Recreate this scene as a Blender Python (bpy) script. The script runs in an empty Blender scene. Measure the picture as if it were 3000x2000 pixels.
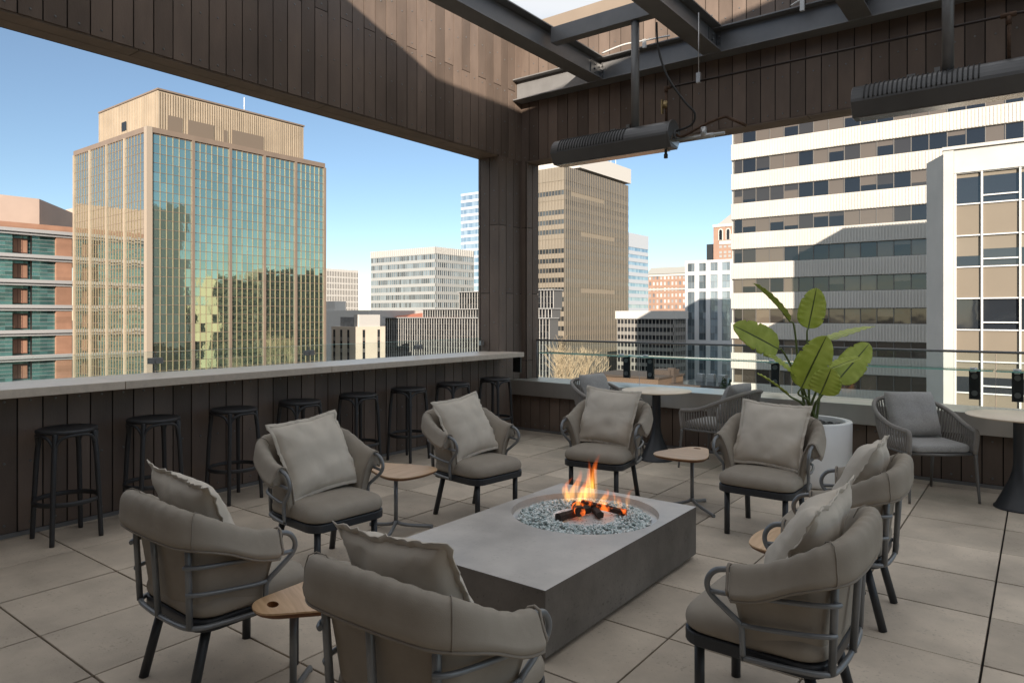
import bpy, math, random
from mathutils import Vector as V, Matrix, noise
R = math.radians
S = bpy.context.scene
C = S.collection
random.seed(7)

# ------------------------------------------------------------------ camera, sky, sun, exposure
cam = bpy.data.cameras.new('camera'); camo = bpy.data.objects.new('camera', cam); C.objects.link(camo)
CAMZ, TH, F = 1.55, R(37.34), 2029.0
camo.location = (0, 0, CAMZ); camo.rotation_euler = (R(90), 0, TH)
cam.sensor_width = 36; cam.lens = 36*F/3000; cam.shift_y = -78/3000
cam.clip_start = 0.05; cam.clip_end = 8000
S.camera = camo
SUN_A, SUN_E = 32.0, 15.94          # degrees: azimuth from -Y towards +X, elevation
w = bpy.data.worlds.new('World'); S.world = w; w.use_nodes = True
nt = w.node_tree; bg = nt.nodes['Background']
sky = nt.nodes.new('ShaderNodeTexSky'); sky.sky_type = 'NISHITA'; sky.sun_disc = False
sky.sun_elevation = R(SUN_E); sky.sun_rotation = R(180-SUN_A)
sky.air_density = 1.0; sky.dust_density = 0.2; sky.ozone_density = 4.0; sky.altitude = 1800
# a bright thin veil of high cloud overhead, its edge about 21 degrees above the horizon
wtc = nt.nodes.new('ShaderNodeTexCoord'); wsp = nt.nodes.new('ShaderNodeSeparateXYZ'); nt.links.new(wtc.outputs['Generated'], wsp.inputs[0])
wnz = nt.nodes.new('ShaderNodeTexNoise'); wnz.inputs['Scale'].default_value = 2.2; wnz.inputs['Detail'].default_value = 5; wnz.inputs['Distortion'].default_value = .6
nt.links.new(wtc.outputs['Generated'], wnz.inputs['Vector'])
wma = nt.nodes.new('ShaderNodeMath'); wma.operation = 'MULTIPLY_ADD'; wma.inputs[1].default_value = .10; nt.links.new(wnz.outputs['Fac'], wma.inputs[0]); nt.links.new(wsp.outputs[2], wma.inputs[2])
wmr = nt.nodes.new('ShaderNodeMapRange'); wmr.interpolation_type = 'SMOOTHSTEP'; nt.links.new(wma.outputs[0], wmr.inputs[0]); wmr.inputs[1].default_value = .385; wmr.inputs[2].default_value = .46; wmr.inputs[3].default_value = .05; wmr.inputs[4].default_value = .95
wmx = nt.nodes.new('ShaderNodeMix'); wmx.data_type = 'RGBA'; wmx.clamp_result = False; nt.links.new(wmr.outputs[0], wmx.inputs[0]); wtn = nt.nodes.new('ShaderNodeVectorMath'); wtn.operation = 'MULTIPLY'; wtn.inputs[1].default_value = (1.10, .925, .76); nt.links.new(sky.outputs[0], wtn.inputs[0]); nt.links.new(wtn.outputs[0], wmx.inputs[6]); wmx.inputs[7].default_value = (4.68, 4.78, 4.92, 1)
nt.links.new(wmx.outputs[2], bg.inputs[0]); bg.inputs[1].default_value = 0.10
sl = bpy.data.lights.new('sun', 'SUN'); slo = bpy.data.objects.new('sun', sl); C.objects.link(slo)
sl.energy = 4.4; sl.angle = R(0.35); sl.color = (1.0, 0.88, 0.74)
sdir = V((-math.sin(R(SUN_A))*math.cos(R(SUN_E)), math.cos(R(SUN_A))*math.cos(R(SUN_E)), -math.sin(R(SUN_E))))
slo.rotation_euler = sdir.to_track_quat('-Z', 'Y').to_euler(); slo.location = (20, -30, 40)
S.view_settings.view_transform = 'Standard'; S.view_settings.look = 'None'
S.view_settings.exposure = 1.0; S.view_settings.gamma = 1.0
S.render.engine = 'CYCLES'
S.cycles.use_denoising = True
S.cycles.max_bounces = 8; S.cycles.transparent_max_bounces = 16
S.cycles.caustics_reflective = False; S.cycles.caustics_refractive = False
S.cycles.sample_clamp_indirect = 6

FWD = V((-math.sin(TH), math.cos(TH), 0)); RGT = V((math.cos(TH), math.sin(TH), 0))
def at(px, py, d):                   # a point of the 3000x2000 photograph at distance d in front of the camera
    return V((0, 0, CAMZ)) + FWD*d + RGT*((px-1500)/F*d) + V((0, 0, (922-py)/F*d))

# ------------------------------------------------------------------ helpers
class MB:
    def __init__(s): s.v = []; s.f = []; s.m = []; s.r = []; s.s = []
    def add(s, vs, fs, mat=0, rnd=None, smooth=False):
        n = len(s.v); s.v += [tuple(p) for p in vs]
        if rnd is None: rnd = random.random()
        for f in fs:
            s.f.append([i+n for i in f]); s.m.append(mat); s.r.append(rnd); s.s.append(smooth)
        return s
    def box(s, x0, x1, y0, y1, z0, z1, mat=0, rnd=None):
        if x0 > x1: x0, x1 = x1, x0
        if y0 > y1: y0, y1 = y1, y0
        if z0 > z1: z0, z1 = z1, z0
        p = [(x, y, z) for z in (z0, z1) for y in (y0, y1) for x in (x0, x1)]
        return s.add(p, [(0,2,3,1),(4,5,7,6),(0,1,5,4),(2,6,7,3),(0,4,6,2),(1,3,7,5)], mat, rnd)
    def prism(s, poly, z0, z1, mat=0, rnd=None, smooth=False, caps=True):
        n = len(poly)
        if rnd is None: rnd = random.random()
        p = [(x, y, z0) for x, y in poly]+[(x, y, z1) for x, y in poly]
        s.add(p, [(i, (i+1) % n, n+(i+1) % n, n+i) for i in range(n)], mat, rnd, smooth)
        if caps:
            k = len(s.v)-2*n
            s.f += [[k+i for i in reversed(range(n))], [k+n+i for i in range(n)]]
            s.m += [mat]*2; s.r += [rnd]*2; s.s += [False]*2
        return s
    def tube(s, pts, r, n=8, closed=False, mat=0, rnd=None, caps=True, flat=1.0):
        pts = [V(p) for p in pts]; k = len(pts)
        rs = r if isinstance(r, (list, tuple)) else [r]*k
        t0 = (pts[1]-pts[0]).normalized()
        up = V((0, 0, 1)) if abs(t0.z) < .9 else V((0, 1, 0))
        a = t0.cross(up).normalized(); vs = []
        for i, p in enumerate(pts):
            if closed: t = pts[(i+1) % k]-pts[i-1]
            else: t = pts[min(i+1, k-1)]-pts[max(i-1, 0)]
            t.normalize(); a = (a-t*a.dot(t)).normalized(); b = t.cross(a)
            for j in range(n):
                q = 2*math.pi*j/n
                vs.append(p+a*(rs[i]*math.cos(q))+b*(rs[i]*flat*math.sin(q)))
        fs = []
        for i in range(k if closed else k-1):
            i2 = (i+1) % k
            for j in range(n):
                j2 = (j+1) % n
                fs.append((i*n+j, i*n+j2, i2*n+j2, i2*n+j))
        if rnd is None: rnd = random.random()
        s.add(vs, fs, mat, rnd, True)
        if caps and not closed:
            b0 = len(s.v)-k*n
            s.f += [[b0+j for j in reversed(range(n))], [b0+(k-1)*n+j for j in range(n)]]
            s.m += [mat]*2; s.r += [rnd]*2; s.s += [False]*2
        return s
    def lathe(s, prof, n=32, c=(0, 0, 0), mat=0, rnd=None, smooth=True):
        vs = []; k = len(prof)
        for r, z in prof:
            for j in range(n):
                q = 2*math.pi*j/n; vs.append((c[0]+r*math.cos(q), c[1]+r*math.sin(q), c[2]+z))
        fs = [(i*n+j, i*n+(j+1) % n, (i+1)*n+(j+1) % n, (i+1)*n+j) for i in range(k-1) for j in range(n)]
        return s.add(vs, fs, mat, rnd, smooth)
    def rings(s, loops, mat=0, rnd=None, smooth=True, cap0=True, cap1=True, closed=True):
        n = len(loops[0]); vs = [p for l in loops for p in l]; k = len(loops)
        jn = n if closed else n-1
        fs = [(i*n+j, i*n+(j+1) % n, (i+1)*n+(j+1) % n, (i+1)*n+j) for i in range(k-1) for j in range(jn)]
        if cap0: fs.append(tuple(reversed(range(n))))
        if cap1: fs.append(tuple((k-1)*n+j for j in range(n)))
        return s.add(vs, fs, mat, rnd, smooth)
    def build(s, name, mats, parent=None, bevel=0, sub=0, world=False, tag_=None):
        me = bpy.data.meshes.new(name)
        o = V((0, 0, 0))
        if world and parent: o = parent.location
        me.from_pydata([(x-o[0], y-o[1], z-o[2]) for x, y, z in s.v], [], s.f)
        if not isinstance(mats, (list, tuple)): mats = [mats]
        for m in mats: me.materials.append(m)
        me.polygons.foreach_set('material_index', s.m); me.polygons.foreach_set('use_smooth', s.s)
        at_ = me.attributes.new('rnd', 'FLOAT', 'FACE'); at_.data.foreach_set('value', s.r)
        me.update()
        ob = bpy.data.objects.new(name, me); C.objects.link(ob)
        if parent: ob.parent = parent
        if bevel:
            b = ob.modifiers.new('bevel', 'BEVEL'); b.width = bevel; b.segments = 2; b.limit_method = 'ANGLE'; b.angle_limit = R(50)
        if sub:
            b = ob.modifiers.new('sub', 'SUBSURF'); b.levels = sub; b.render_levels = sub
        return ob

def thing(name, label, cat, loc=(0, 0, 0), rz=0, group=None):
    o = bpy.data.objects.new(name, None); C.objects.link(o); o.empty_display_size = .1
    o.location = loc; o.rotation_euler = (0, 0, rz); o['label'] = label; o['category'] = cat
    if group: o['group'] = group
    return o
def tag(o, label=None, cat=None, group=None, kind=None):
    for k, v in (('label', label), ('category', cat), ('group', group), ('kind', kind)):
        if v: o[k] = v
    return o
def dup(o, parent=None):
    c = o.copy(); C.objects.link(c)
    if parent: c.parent = parent
    for ch in [q for q in KIDS.get(o.name, [])]: dup(ch, c)
    return c
KIDS = {}
def index_kids(root):
    KIDS.clear()
    for ob in C.objects:
        if ob.parent: KIDS.setdefault(ob.parent.name, []).append(ob)
def catmull(pts, n=6, closed=False):
    pts = [V(p) for p in pts]; out = []; k = len(pts)
    for i in range(k if closed else k-1):
        if closed: p0, p1, p2, p3 = pts[i-1], pts[i], pts[(i+1) % k], pts[(i+2) % k]
        else: p0, p1, p2, p3 = pts[max(i-1, 0)], pts[i], pts[i+1], pts[min(i+2, k-1)]
        for j in range(n):
            t = j/n
            out.append(.5*((2*p1)+(p2-p0)*t+(2*p0-5*p1+4*p2-p3)*t*t+(3*p1-p0-3*p2+p3)*t**3))
    if not closed: out.append(pts[-1])
    return out
def rrect(hx, hy, r, n=6, cx=0, cy=0):
    out = []
    for sx, sy, a0 in ((1, 1, 0), (-1, 1, 90), (-1, -1, 180), (1, -1, 270)):
        for i in range(n+1):
            a = R(a0+90*i/n); out.append((cx+sx*(hx-r)+r*math.cos(a), cy+sy*(hy-r)+r*math.sin(a)))
    return out

def mat(name, col, rough=.6, metal=0, var=0, vs=4, bump=0, bs=60, rv=0, spec=.5, stretch=(1, 1, 1), col2=None, coat=0, detail=6, rr=0, dist=.01, world=False, wrk=0, speck=0):
    m = bpy.data.materials.new(name); m.use_nodes = True
    t = m.node_tree; N = t.nodes; L = t.links; p = N['Principled BSDF']
    p.inputs['Roughness'].default_value = rough; p.inputs['Metallic'].default_value = metal
    p.inputs['Specular IOR Level'].default_value = spec; p.inputs['Coat Weight'].default_value = coat
    src = None
    tc = N.new('ShaderNodeTexCoord'); mp = N.new('ShaderNodeMapping'); mp.inputs['Scale'].default_value = stretch
    if world:
        ge = N.new('ShaderNodeNewGeometry'); L.new(ge.outputs['Position'], mp.inputs[0])
    else: L.new(tc.outputs['Object'], mp.inputs[0])
    cur = N.new('ShaderNodeRGB'); cur.outputs[0].default_value = (*col, 1); cur = cur.outputs[0]
    def mul(c, fac_out, amt):
        mr = N.new('ShaderNodeMapRange'); L.new(fac_out, mr.inputs[0])
        mr.inputs[3].default_value = 1-amt; mr.inputs[4].default_value = 1+amt
        mx = N.new('ShaderNodeVectorMath'); mx.operation = 'SCALE'; L.new(c, mx.inputs[0]); L.new(mr.outputs[0], mx.inputs['Scale'])
        return mx.outputs[0]
    if rv or col2:
        a = N.new('ShaderNodeAttribute'); a.attribute_name = 'rnd'
        if col2:
            mx = N.new('ShaderNodeMix'); mx.data_type = 'RGBA'; L.new(a.outputs['Fac'], mx.inputs[0])
            L.new(cur, mx.inputs[6]); mx.inputs[7].default_value = (*col2, 1); cur = mx.outputs[2]
        if rv: cur = mul(cur, a.outputs['Fac'], rv)
    if var:
        n = N.new('ShaderNodeTexNoise'); n.inputs['Scale'].default_value = vs; n.inputs['Detail'].default_value = detail; n.inputs['Roughness'].default_value = .6
        L.new(mp.outputs[0], n.inputs['Vector'])
        mr = N.new('ShaderNodeMapRange'); L.new(n.outputs['Fac'], mr.inputs[0]); mr.inputs[1].default_value = .28; mr.inputs[2].default_value = .72
        cur = mul(cur, mr.outputs[0], var)
        if rr:
            m2 = N.new('ShaderNodeMapRange'); L.new(mr.outputs[0], m2.inputs[0]); m2.inputs[3].default_value = max(0, rough-rr); m2.inputs[4].default_value = min(1, rough+rr)
            L.new(m2.outputs[0], p.inputs['Roughness'])
    if speck:
        n3 = N.new('ShaderNodeTexNoise'); n3.inputs['Scale'].default_value = 55; n3.inputs['Detail'].default_value = 3; L.new(mp.outputs[0], n3.inputs['Vector'])
        n4 = N.new('ShaderNodeTexNoise'); n4.inputs['Scale'].default_value = 5; L.new(mp.outputs[0], n4.inputs['Vector'])
        ma = N.new('ShaderNodeMath'); ma.operation = 'MULTIPLY_ADD'; L.new(n4.outputs['Fac'], ma.inputs[0]); ma.inputs[1].default_value = .35; L.new(n3.outputs['Fac'], ma.inputs[2])
        m3 = N.new('ShaderNodeMapRange'); L.new(ma.outputs[0], m3.inputs[0]); m3.inputs[1].default_value = .80; m3.inputs[2].default_value = .88; m3.inputs[3].default_value = 1; m3.inputs[4].default_value = 1-speck
        sv = N.new('ShaderNodeVectorMath'); sv.operation = 'SCALE'; L.new(cur, sv.inputs[0]); L.new(m3.outputs[0], sv.inputs['Scale']); cur = sv.outputs[0]
    L.new(cur, p.inputs['Base Color'])
    if bump:
        n = N.new('ShaderNodeTexNoise'); n.inputs['Scale'].default_value = bs; n.inputs['Detail'].default_value = 4
        L.new(mp.outputs[0], n.inputs['Vector'])
        b = N.new('ShaderNodeBump'); b.inputs['Strength'].default_value = bump; b.inputs['Distance'].default_value = dist
        L.new(n.outputs['Fac'], b.inputs['Height']); L.new(b.outputs[0], p.inputs['Normal'])
        if wrk:
            n2 = N.new('ShaderNodeTexNoise'); n2.inputs['Scale'].default_value = 7; n2.inputs['Detail'].default_value = 2; n2.inputs['Distortion'].default_value = 1.4
            L.new(mp.outputs[0], n2.inputs['Vector']); b2 = N.new('ShaderNodeBump'); b2.inputs['Strength'].default_value = wrk; b2.inputs['Distance'].default_value = .02
            L.new(n2.outputs['Fac'], b2.inputs['Height']); L.new(b2.outputs[0], b.inputs['Normal'])
    return m

def glass_mat(name, tint=(.9, .97, .95), refl=.06, rough=0.0):
    m = bpy.data.materials.new(name); m.use_nodes = True; t = m.node_tree; N = t.nodes; L = t.links
    N.remove(N['Principled BSDF']); out = N['Material Output']
    tr = N.new('ShaderNodeBsdfTransparent'); tr.inputs[0].default_value = (*tint, 1)
    gl = N.new('ShaderNodeBsdfGlossy'); gl.inputs['Roughness'].default_value = rough
    fr = N.new('ShaderNodeFresnel'); ge = N.new('ShaderNodeNewGeometry'); io = N.new('ShaderNodeMapRange')
    io.inputs[3].default_value = 1.4; io.inputs[4].default_value = 1/1.4; L.new(ge.outputs['Backfacing'], io.inputs[0]); L.new(io.outputs[0], fr.inputs[0])
    mx = N.new('ShaderNodeMixShader'); L.new(fr.outputs[0], mx.inputs[0]); L.new(tr.outputs[0], mx.inputs[1]); L.new(gl.outputs[0], mx.inputs[2])
    L.new(mx.outputs[0], out.inputs[0]); return m

M = {}
M['board'] = mat('board', (.155, .117, .095), .6, var=.24, vs=3, rv=.24, bump=.12, bs=90, stretch=(1, 1, .35), rr=.1, spec=.28)
M['backing'] = mat('backing', (.008, .008, .008), .9)
M['soffit'] = mat('soffit', (.20, .155, .125), .6, var=.2, vs=3, rv=.12, bump=.1, bs=80)
M['cap'] = mat('cap', (.25, .20, .155), .45, var=.06, vs=2)
M['paver'] = mat('paver', (.50, .425, .34), .75, var=.30, vs=1.7, speck=.2, rv=.18, bump=.25, bs=120, rr=.1, dist=.004, detail=10)
M['counter'] = mat('counter', (.56, .475, .395), .4, var=.10, vs=25, bump=.03, bs=200, rv=.05)
M['ledge'] = mat('ledge', (.46, .435, .40), .36, metal=.6, var=.06, vs=2, stretch=(3, 1, .5))
M['steel'] = mat('steel', (.19, .19, .192), .42, metal=.15, var=.18, vs=3, bump=.03, bs=30, rr=.1)
M['bolt'] = mat('bolt', (.20, .20, .20), .4, metal=.6)
M['blackmetal'] = mat('blackmetal', (.018, .019, .021), .38, var=.15, vs=8)
M['heater'] = mat('heater', (.105, .105, .108), .33, metal=.3, var=.15, vs=3)
M['reflector'] = mat('reflector', (.6, .58, .54), .22, metal=1)
M['rust'] = mat('rust', (.09, .05, .03), .7, metal=.3, var=.4, vs=30)
M['pipe'] = mat('pipe', (.03, .02, .018), .5, metal=.3, var=.4, vs=6)
M['zinc'] = mat('zinc', (.5, .5, .5), .4, metal=.7)
M['rubber'] = mat('rubber', (.02, .02, .02), .6)
M['white'] = mat('white', (.60, .60, .59), .4)
M['stool'] = mat('stool', (.028, .029, .032), .48, var=.12, vs=10, bump=.04, bs=300)
M['fabric'] = mat('fabric', (.335, .295, .245), .9, var=.10, vs=6, wrk=.10, bump=.22, bs=420, dist=.003, spec=.2)
M['pillow'] = mat('pillow', (.60, .54, .46), .9, var=.07, vs=5, wrk=.07, bump=.2, bs=420, dist=.003, spec=.2)
M['piping'] = mat('piping', (.27, .235, .195), .85)
M['tube'] = mat('tube', (.22, .23, .24), .36, metal=.35, var=.1, vs=10)
M['dark'] = mat('dark', (.030, .033, .038), .42, var=.1, vs=10)
M['rope'] = mat('rope', (.27, .25, .23), .85, bump=.3, bs=250, var=.1, vs=20, dist=.004)
M['gfabric'] = mat('gfabric', (.36, .35, .34), .92, var=.16, vs=90, bump=.35, bs=260, dist=.004, spec=.2)
M['gframe'] = mat('gframe', (.16, .155, .15), .45, metal=.3)
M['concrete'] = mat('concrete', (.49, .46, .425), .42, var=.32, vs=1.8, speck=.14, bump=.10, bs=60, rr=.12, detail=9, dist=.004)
M['concshade'] = mat('concshade', (.145, .13, .115), .6, var=.4, vs=3, speck=.35, bump=.3, bs=70, detail=10, dist=.004)  # shade of the table sides put into a darker copy of the concrete
M['pan'] = mat('pan', (.62, .60, .57), .28, metal=.6, var=.1, vs=6)
M['burner'] = mat('burner', (.88, .88, .87), .3, metal=.1, var=.1, vs=30)
M['pot'] = mat('pot', (.80, .80, .80), .45, var=.04, vs=5)
M['stone'] = mat('stone', (.03, .03, .03), .5, rv=.4)
M['stem'] = mat('stem', (.10, .13, .03), .5)
M['ttop'] = mat('ttop', (.76, .64, .49), .45, metal=.0, var=.06, vs=5)

def wood_mat():
    m = bpy.data.materials.new('oak'); m.use_nodes = True; t = m.node_tree; N = t.nodes; L = t.links; p = N['Principled BSDF']
    tc = N.new('ShaderNodeTexCoord'); mp = N.new('ShaderNodeMapping'); mp.inputs['Scale'].default_value = (2, 28, 2); L.new(tc.outputs['Object'], mp.inputs[0])
    n = N.new('ShaderNodeTexNoise'); n.inputs['Scale'].default_value = 2; n.inputs['Detail'].default_value = 8; n.inputs['Distortion'].default_value = .6; L.new(mp.outputs[0], n.inputs['Vector'])
    r = N.new('ShaderNodeValToRGB'); L.new(n.outputs['Fac'], r.inputs[0])
    r.color_ramp.elements[0].position = .3; r.color_ramp.elements[0].color = (.50, .31, .165, 1)
    r.color_ramp.elements[1].position = .7; r.color_ramp.elements[1].color = (.66, .44, .255, 1)
    L.new(r.outputs[0], p.inputs['Base Color']); p.inputs['Roughness'].default_value = .42
    return m
M['oak'] = wood_mat()
M['oakedge'] = mat('oakedge', (.20, .085, .03), .5, var=.2, vs=10, stretch=(1, 1, 30))

def leaf_mat():
    m = bpy.data.materials.new('leaf'); m.use_nodes = True; t = m.node_tree; N = t.nodes; L = t.links; p = N['Principled BSDF']
    uv = N.new('ShaderNodeUVMap'); sp = N.new('ShaderNodeSeparateXYZ'); L.new(uv.outputs[0], sp.inputs[0])
    # side veins: stripes slanted away from the rib
    ab = N.new('ShaderNodeMath'); ab.operation = 'ABSOLUTE'; L.new(sp.outputs[0], ab.inputs[0])
    m1 = N.new('ShaderNodeMath'); m1.operation = 'MULTIPLY_ADD'; L.new(ab.outputs[0], m1.inputs[0]); m1.inputs[1].default_value = -.28; L.new(sp.outputs[1], m1.inputs[2])
    m2 = N.new('ShaderNodeMath'); m2.operation = 'MULTIPLY'; L.new(m1.outputs[0], m2.inputs[0]); m2.inputs[1].default_value = 210
    sn = N.new('ShaderNodeMath'); sn.operation = 'SINE'; L.new(m2.outputs[0], sn.inputs[0])
    nz = N.new('ShaderNodeTexNoise'); nz.inputs['Scale'].default_value = 9; tc = N.new('ShaderNodeTexCoord'); L.new(tc.outputs['Object'], nz.inputs['Vector'])
    r = N.new('ShaderNodeValToRGB'); L.new(nz.outputs['Fac'], r.inputs[0])
    r.color_ramp.elements[0].position = .3; r.color_ramp.elements[0].color = (.40, .48, .06, 1)
    r.color_ramp.elements[1].position = .7; r.color_ramp.elements[1].color = (.56, .63, .12, 1)
    rib = N.new('ShaderNodeMapRange'); L.new(ab.outputs[0], rib.inputs[0]); rib.inputs[1].default_value = .03; rib.inputs[2].default_value = .07
    mx = N.new('ShaderNodeMix'); mx.data_type = 'RGBA'; L.new(rib.outputs[0], mx.inputs[0]); mx.inputs[6].default_value = (.06, .085, .015, 1); L.new(r.outputs[0], mx.inputs[7])
    L.new(mx.outputs[2], p.inputs['Base Color']); p.inputs['Roughness'].default_value = .42
    b = N.new('ShaderNodeBump'); b.inputs['Strength'].default_value = .14; b.inputs['Distance'].default_value = .004; L.new(sn.outputs[0], b.inputs['Height']); L.new(b.outputs[0], p.inputs['Normal'])
    tl = N.new('ShaderNodeBsdfTranslucent'); L.new(mx.outputs[2], tl.inputs[0])
    ms = N.new('ShaderNodeMixShader'); ms.inputs[0].default_value = .3; L.new(p.outputs[0], ms.inputs[1]); L.new(tl.outputs[0], ms.inputs[2])
    L.new(ms.outputs[0], N['Material Output'].inputs[0]); return m
M['leaf'] = leaf_mat()
M['clear'] = glass_mat('clear', (.93, .97, .965))
M['edgeglass'] = mat('edgeglass', (.28, .62, .54), .15, spec=.8)
M['shelfglass'] = glass_mat('shelfglass', (.62, .86, .80))

# ------------------------------------------------------------------ terrace floor
GX0, GY0, TILE = -.20, 5.53, .607
fl = MB()
for i in range(-10, 8):
    for j in range(-12, 4):
        x0, y0 = GX0+i*TILE, GY0+j*TILE
        x1, y1 = x0+TILE-.010, y0+TILE-.010
        x0, y0 = max(x0, -5.74), y0; y1 = min(y1, 7.56)
        if x1-x0 < .02 or y1-y0 < .02: continue
        dz = random.uniform(-.0015, .0015)
        fl.box(x0, x1, y0, y1, -.05, dz, 0)
fl.box(-6.2, 4.6, -2.2, 8.0, -.35, -.02, 1)
tag(fl.build('floor', [M['paver'], M['backing']], bevel=.003), kind='structure')

# ------------------------------------------------------------------ board-clad walls
BW = .157
JA, JB = [.01, 1.84, 3.67, 5.50], [.92, 2.75, 4.60]
def boards(m, axis, c, u0, u1, z0, z1, n, phase=0, w=BW, rv=True, off=0):
    """vertical boards on plane axis=c between u0,u1; n=+1/-1 the side the face looks to"""
    k0 = math.floor((u0-phase)/w); k = k0
    while phase+k*w < u1-.004:
        a, b = max(u0, phase+k*w+.005), min(u1, phase+(k+1)*w-.005)
        if b-a > .012:
            js = [z0]+[j for j in (JA if k % 2 else JB) if z0+.12 < j < z1-.12]+[z1]
            for za, zb in zip(js[:-1], js[1:]):
                za2 = za+(.004 if za > z0 else 0); zb2 = zb-(.004 if zb < z1 else 0)
                d = .012+random.uniform(-.0012, .0012)
                rn = random.random()
                if axis == 'x': m.box(c, c+n*d, a, b, za2, zb2, 0, rn)
                else: m.box(a, b, c, c+n*d, za2, zb2, 0, rn)
                if rv and b-a > .08:
                    h = zb2-za2; ks = max(1, round(h/.46)); mid = (a+b)/2
                    for q in range(ks+1):
                        zz = za2+.055+(h-.11)*q/ks
                        rivet(m, axis, c+n*d, mid, zz, n)
        k += 1
def rivet(m, axis, c, u, z, n):
    r, k = .0105, 6; vs = []
    for rad, dep in ((r, 0), (r*.6, .005)):
        for j in range(k):
            q = 2*math.pi*j/k; du, dz = rad*math.cos(q), rad*math.sin(q)
            vs.append((c+n*dep, u+du, z+dz) if axis == 'x' else (u+du, c+n*dep, z+dz))
    m.add(vs, [(j, (j+1) % k, k+(j+1) % k, k+j) for j in range(k)]+[tuple(range(k, 2*k))], 1, .5)
XW, YW, YP = -5.73, 7.72, 7.55           # faces of the left wall, the right lintel and the right parapet
XO, YO = -6.07, 7.98                     # their outer faces
ZB = 3.66                                # underside of the lintels
YS = -2.0                                # where the left wall starts, behind the camera
BM = [M['board'], M['bolt'], M['backing']]
# left parapet
t = thing('parapet_wall', 'dark brown board parapet wall under the bar counter behind the stools', 'wall', (XW, 3, 0))
m = MB(); boards(m, 'x', XW, YS, 7.49, .03, 1.0, 1, phase=1.762-BW*20); m.build('cladding', BM, t, world=True)
m = MB(); m.box(XO+.02, XW-.001, YS, 7.2, -.3, 1.0, 0); m.build('core', M['backing'], t, world=True)
m = MB(); m.box(XW+.013, XW+.03, YS, 7.49, 0, .028, 0); m.build('base_trim', M['steel'], t, world=True)
# left lintel
t = thing('lintel_wall', 'deep brown board lintel wall spanning over the bar opening, upper part in sun', 'wall', (XW, 3, ZB))
m = MB(); boards(m, 'x', XW, YS, YW-.001, ZB+.012, 5.44, 1, phase=1.762-BW*20); m.build('cladding', BM, t, world=True)
m = MB(); m.box(XO+.02, XW-.001, YS, 8.0, ZB+.013, 5.43, 0); m.build('core', M['backing'], t, world=True)
m = MB()
y = YS
for row, (xa, xb) in enumerate(((XO+.004, XO+.168), (XO+.174, XO+.338))):
    y = YS-row*.9
    while y < 7.2:
        m.box(xa, xb, max(y, YS), min(y+1.826, 7.2), ZB-.003, ZB+.012, 0); y += 1.832
m.build('soffit', M['soffit'], t, world=True)
m = MB(); boards(m, 'x', XO+.02, YS, 8.0, ZB-.003, 5.44, -1, rv=False); m.build('outer_cladding', BM, t, world=True)
m = MB(); m.box(XO-.03, XW+.04, YS, 7.68, 5.445, 5.53, 0); m.build('coping', M['cap'], t, world=True)
# right lintel
t = thing('lintel_wall', 'brown board lintel wall behind the heaters and steel frame', 'wall', (-2, YW, ZB))
m = MB(); boards(m, 'y', YW, XW+.014, 4.5, ZB+.002, 5.36, -1, phase=-4.329); m.build('cladding', BM, t, world=True)
m = MB(); m.box(XW-.3, 4.5, YW+.001, YO-.02, ZB+.008, 5.43, 0); m.build('core', M['backing'], t, world=True)
m = MB()
for row, (ya, yb) in enumerate(((YW-.006, YW+.126), (YW+.132, YO))):
    x = -5.62-row*.9
    while x < 4.5:
        m.box(max(x, -5.62), min(x+1.826, 4.5), ya, yb, ZB-.012, ZB+.001, 0); x += 1.832
m.build('soffit', M['soffit'], t, world=True)
m = MB()
x = XW
while x < 4.5:
    m.box(x, min(4.5, x+2.4)-.003, YW-.05, YO+.04, 5.365, 5.53, 0); x += 2.4
m.build('coping', M['cap'], t, world=True)
# corner column
t = thing('corner_column', 'brown board corner column between the two window openings', 'column', (-5.8, 7.6, 0))
m = MB()
boards(m, 'x', XW, 7.205+.012, YW-.001, 0.03, ZB+.011, 1, phase=7.205+.004)
boards(m, 'y', 7.215, XO, XW+.010, .98, ZB+.001, -1, phase=XW-BW*3+.012)
boards(m, 'y', YW, XW+.014, -5.632, .03, ZB, -1, phase=-5.80)
boards(m, 'x', -5.632, YW-.010, YO, .03, ZB, 1, phase=YW-.04)
m.build('cladding', BM, t, world=True)
m = MB(); m.box(XO+.012, XW-.001, 7.217, YO, 0, ZB+.01, 0); m.box(XW-.001, -5.634, YW+.001, YO, 0, ZB, 0); m.build('core', M['backing'], t, world=True)
# right parapet with metal ledge
t = thing('parapet_wall', 'low dark brown board parapet wall with grey metal ledge under the glass railing', 'wall', (-2, YP, 0))
m = MB(); boards(m, 'y', YP, XW+.013, 4.5, .03, .47, -1, phase=-5.6); m.build('cladding', BM, t, world=True)
m = MB(); m.box(XW+.012, 4.5, YP+.001, YO, -.3, .475, 0); m.build('core', M['backing'], t, world=True)
m = MB(); m.box(XW+.014, 4.5, YP-.035, YP-.014, 0, .028, 0); m.build('base_trim', M['steel'], t, world=True)
m = MB()
x = XW+.016
for L_ in (3.05, 3.05, 3.05, 3.05):
    m.box(x, min(4.5, x+L_-.003), 7.46, 8.04, .476, .672, 0); x += L_
m.build('ledge', M['ledge'], t, bevel=.004, world=True)

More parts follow.
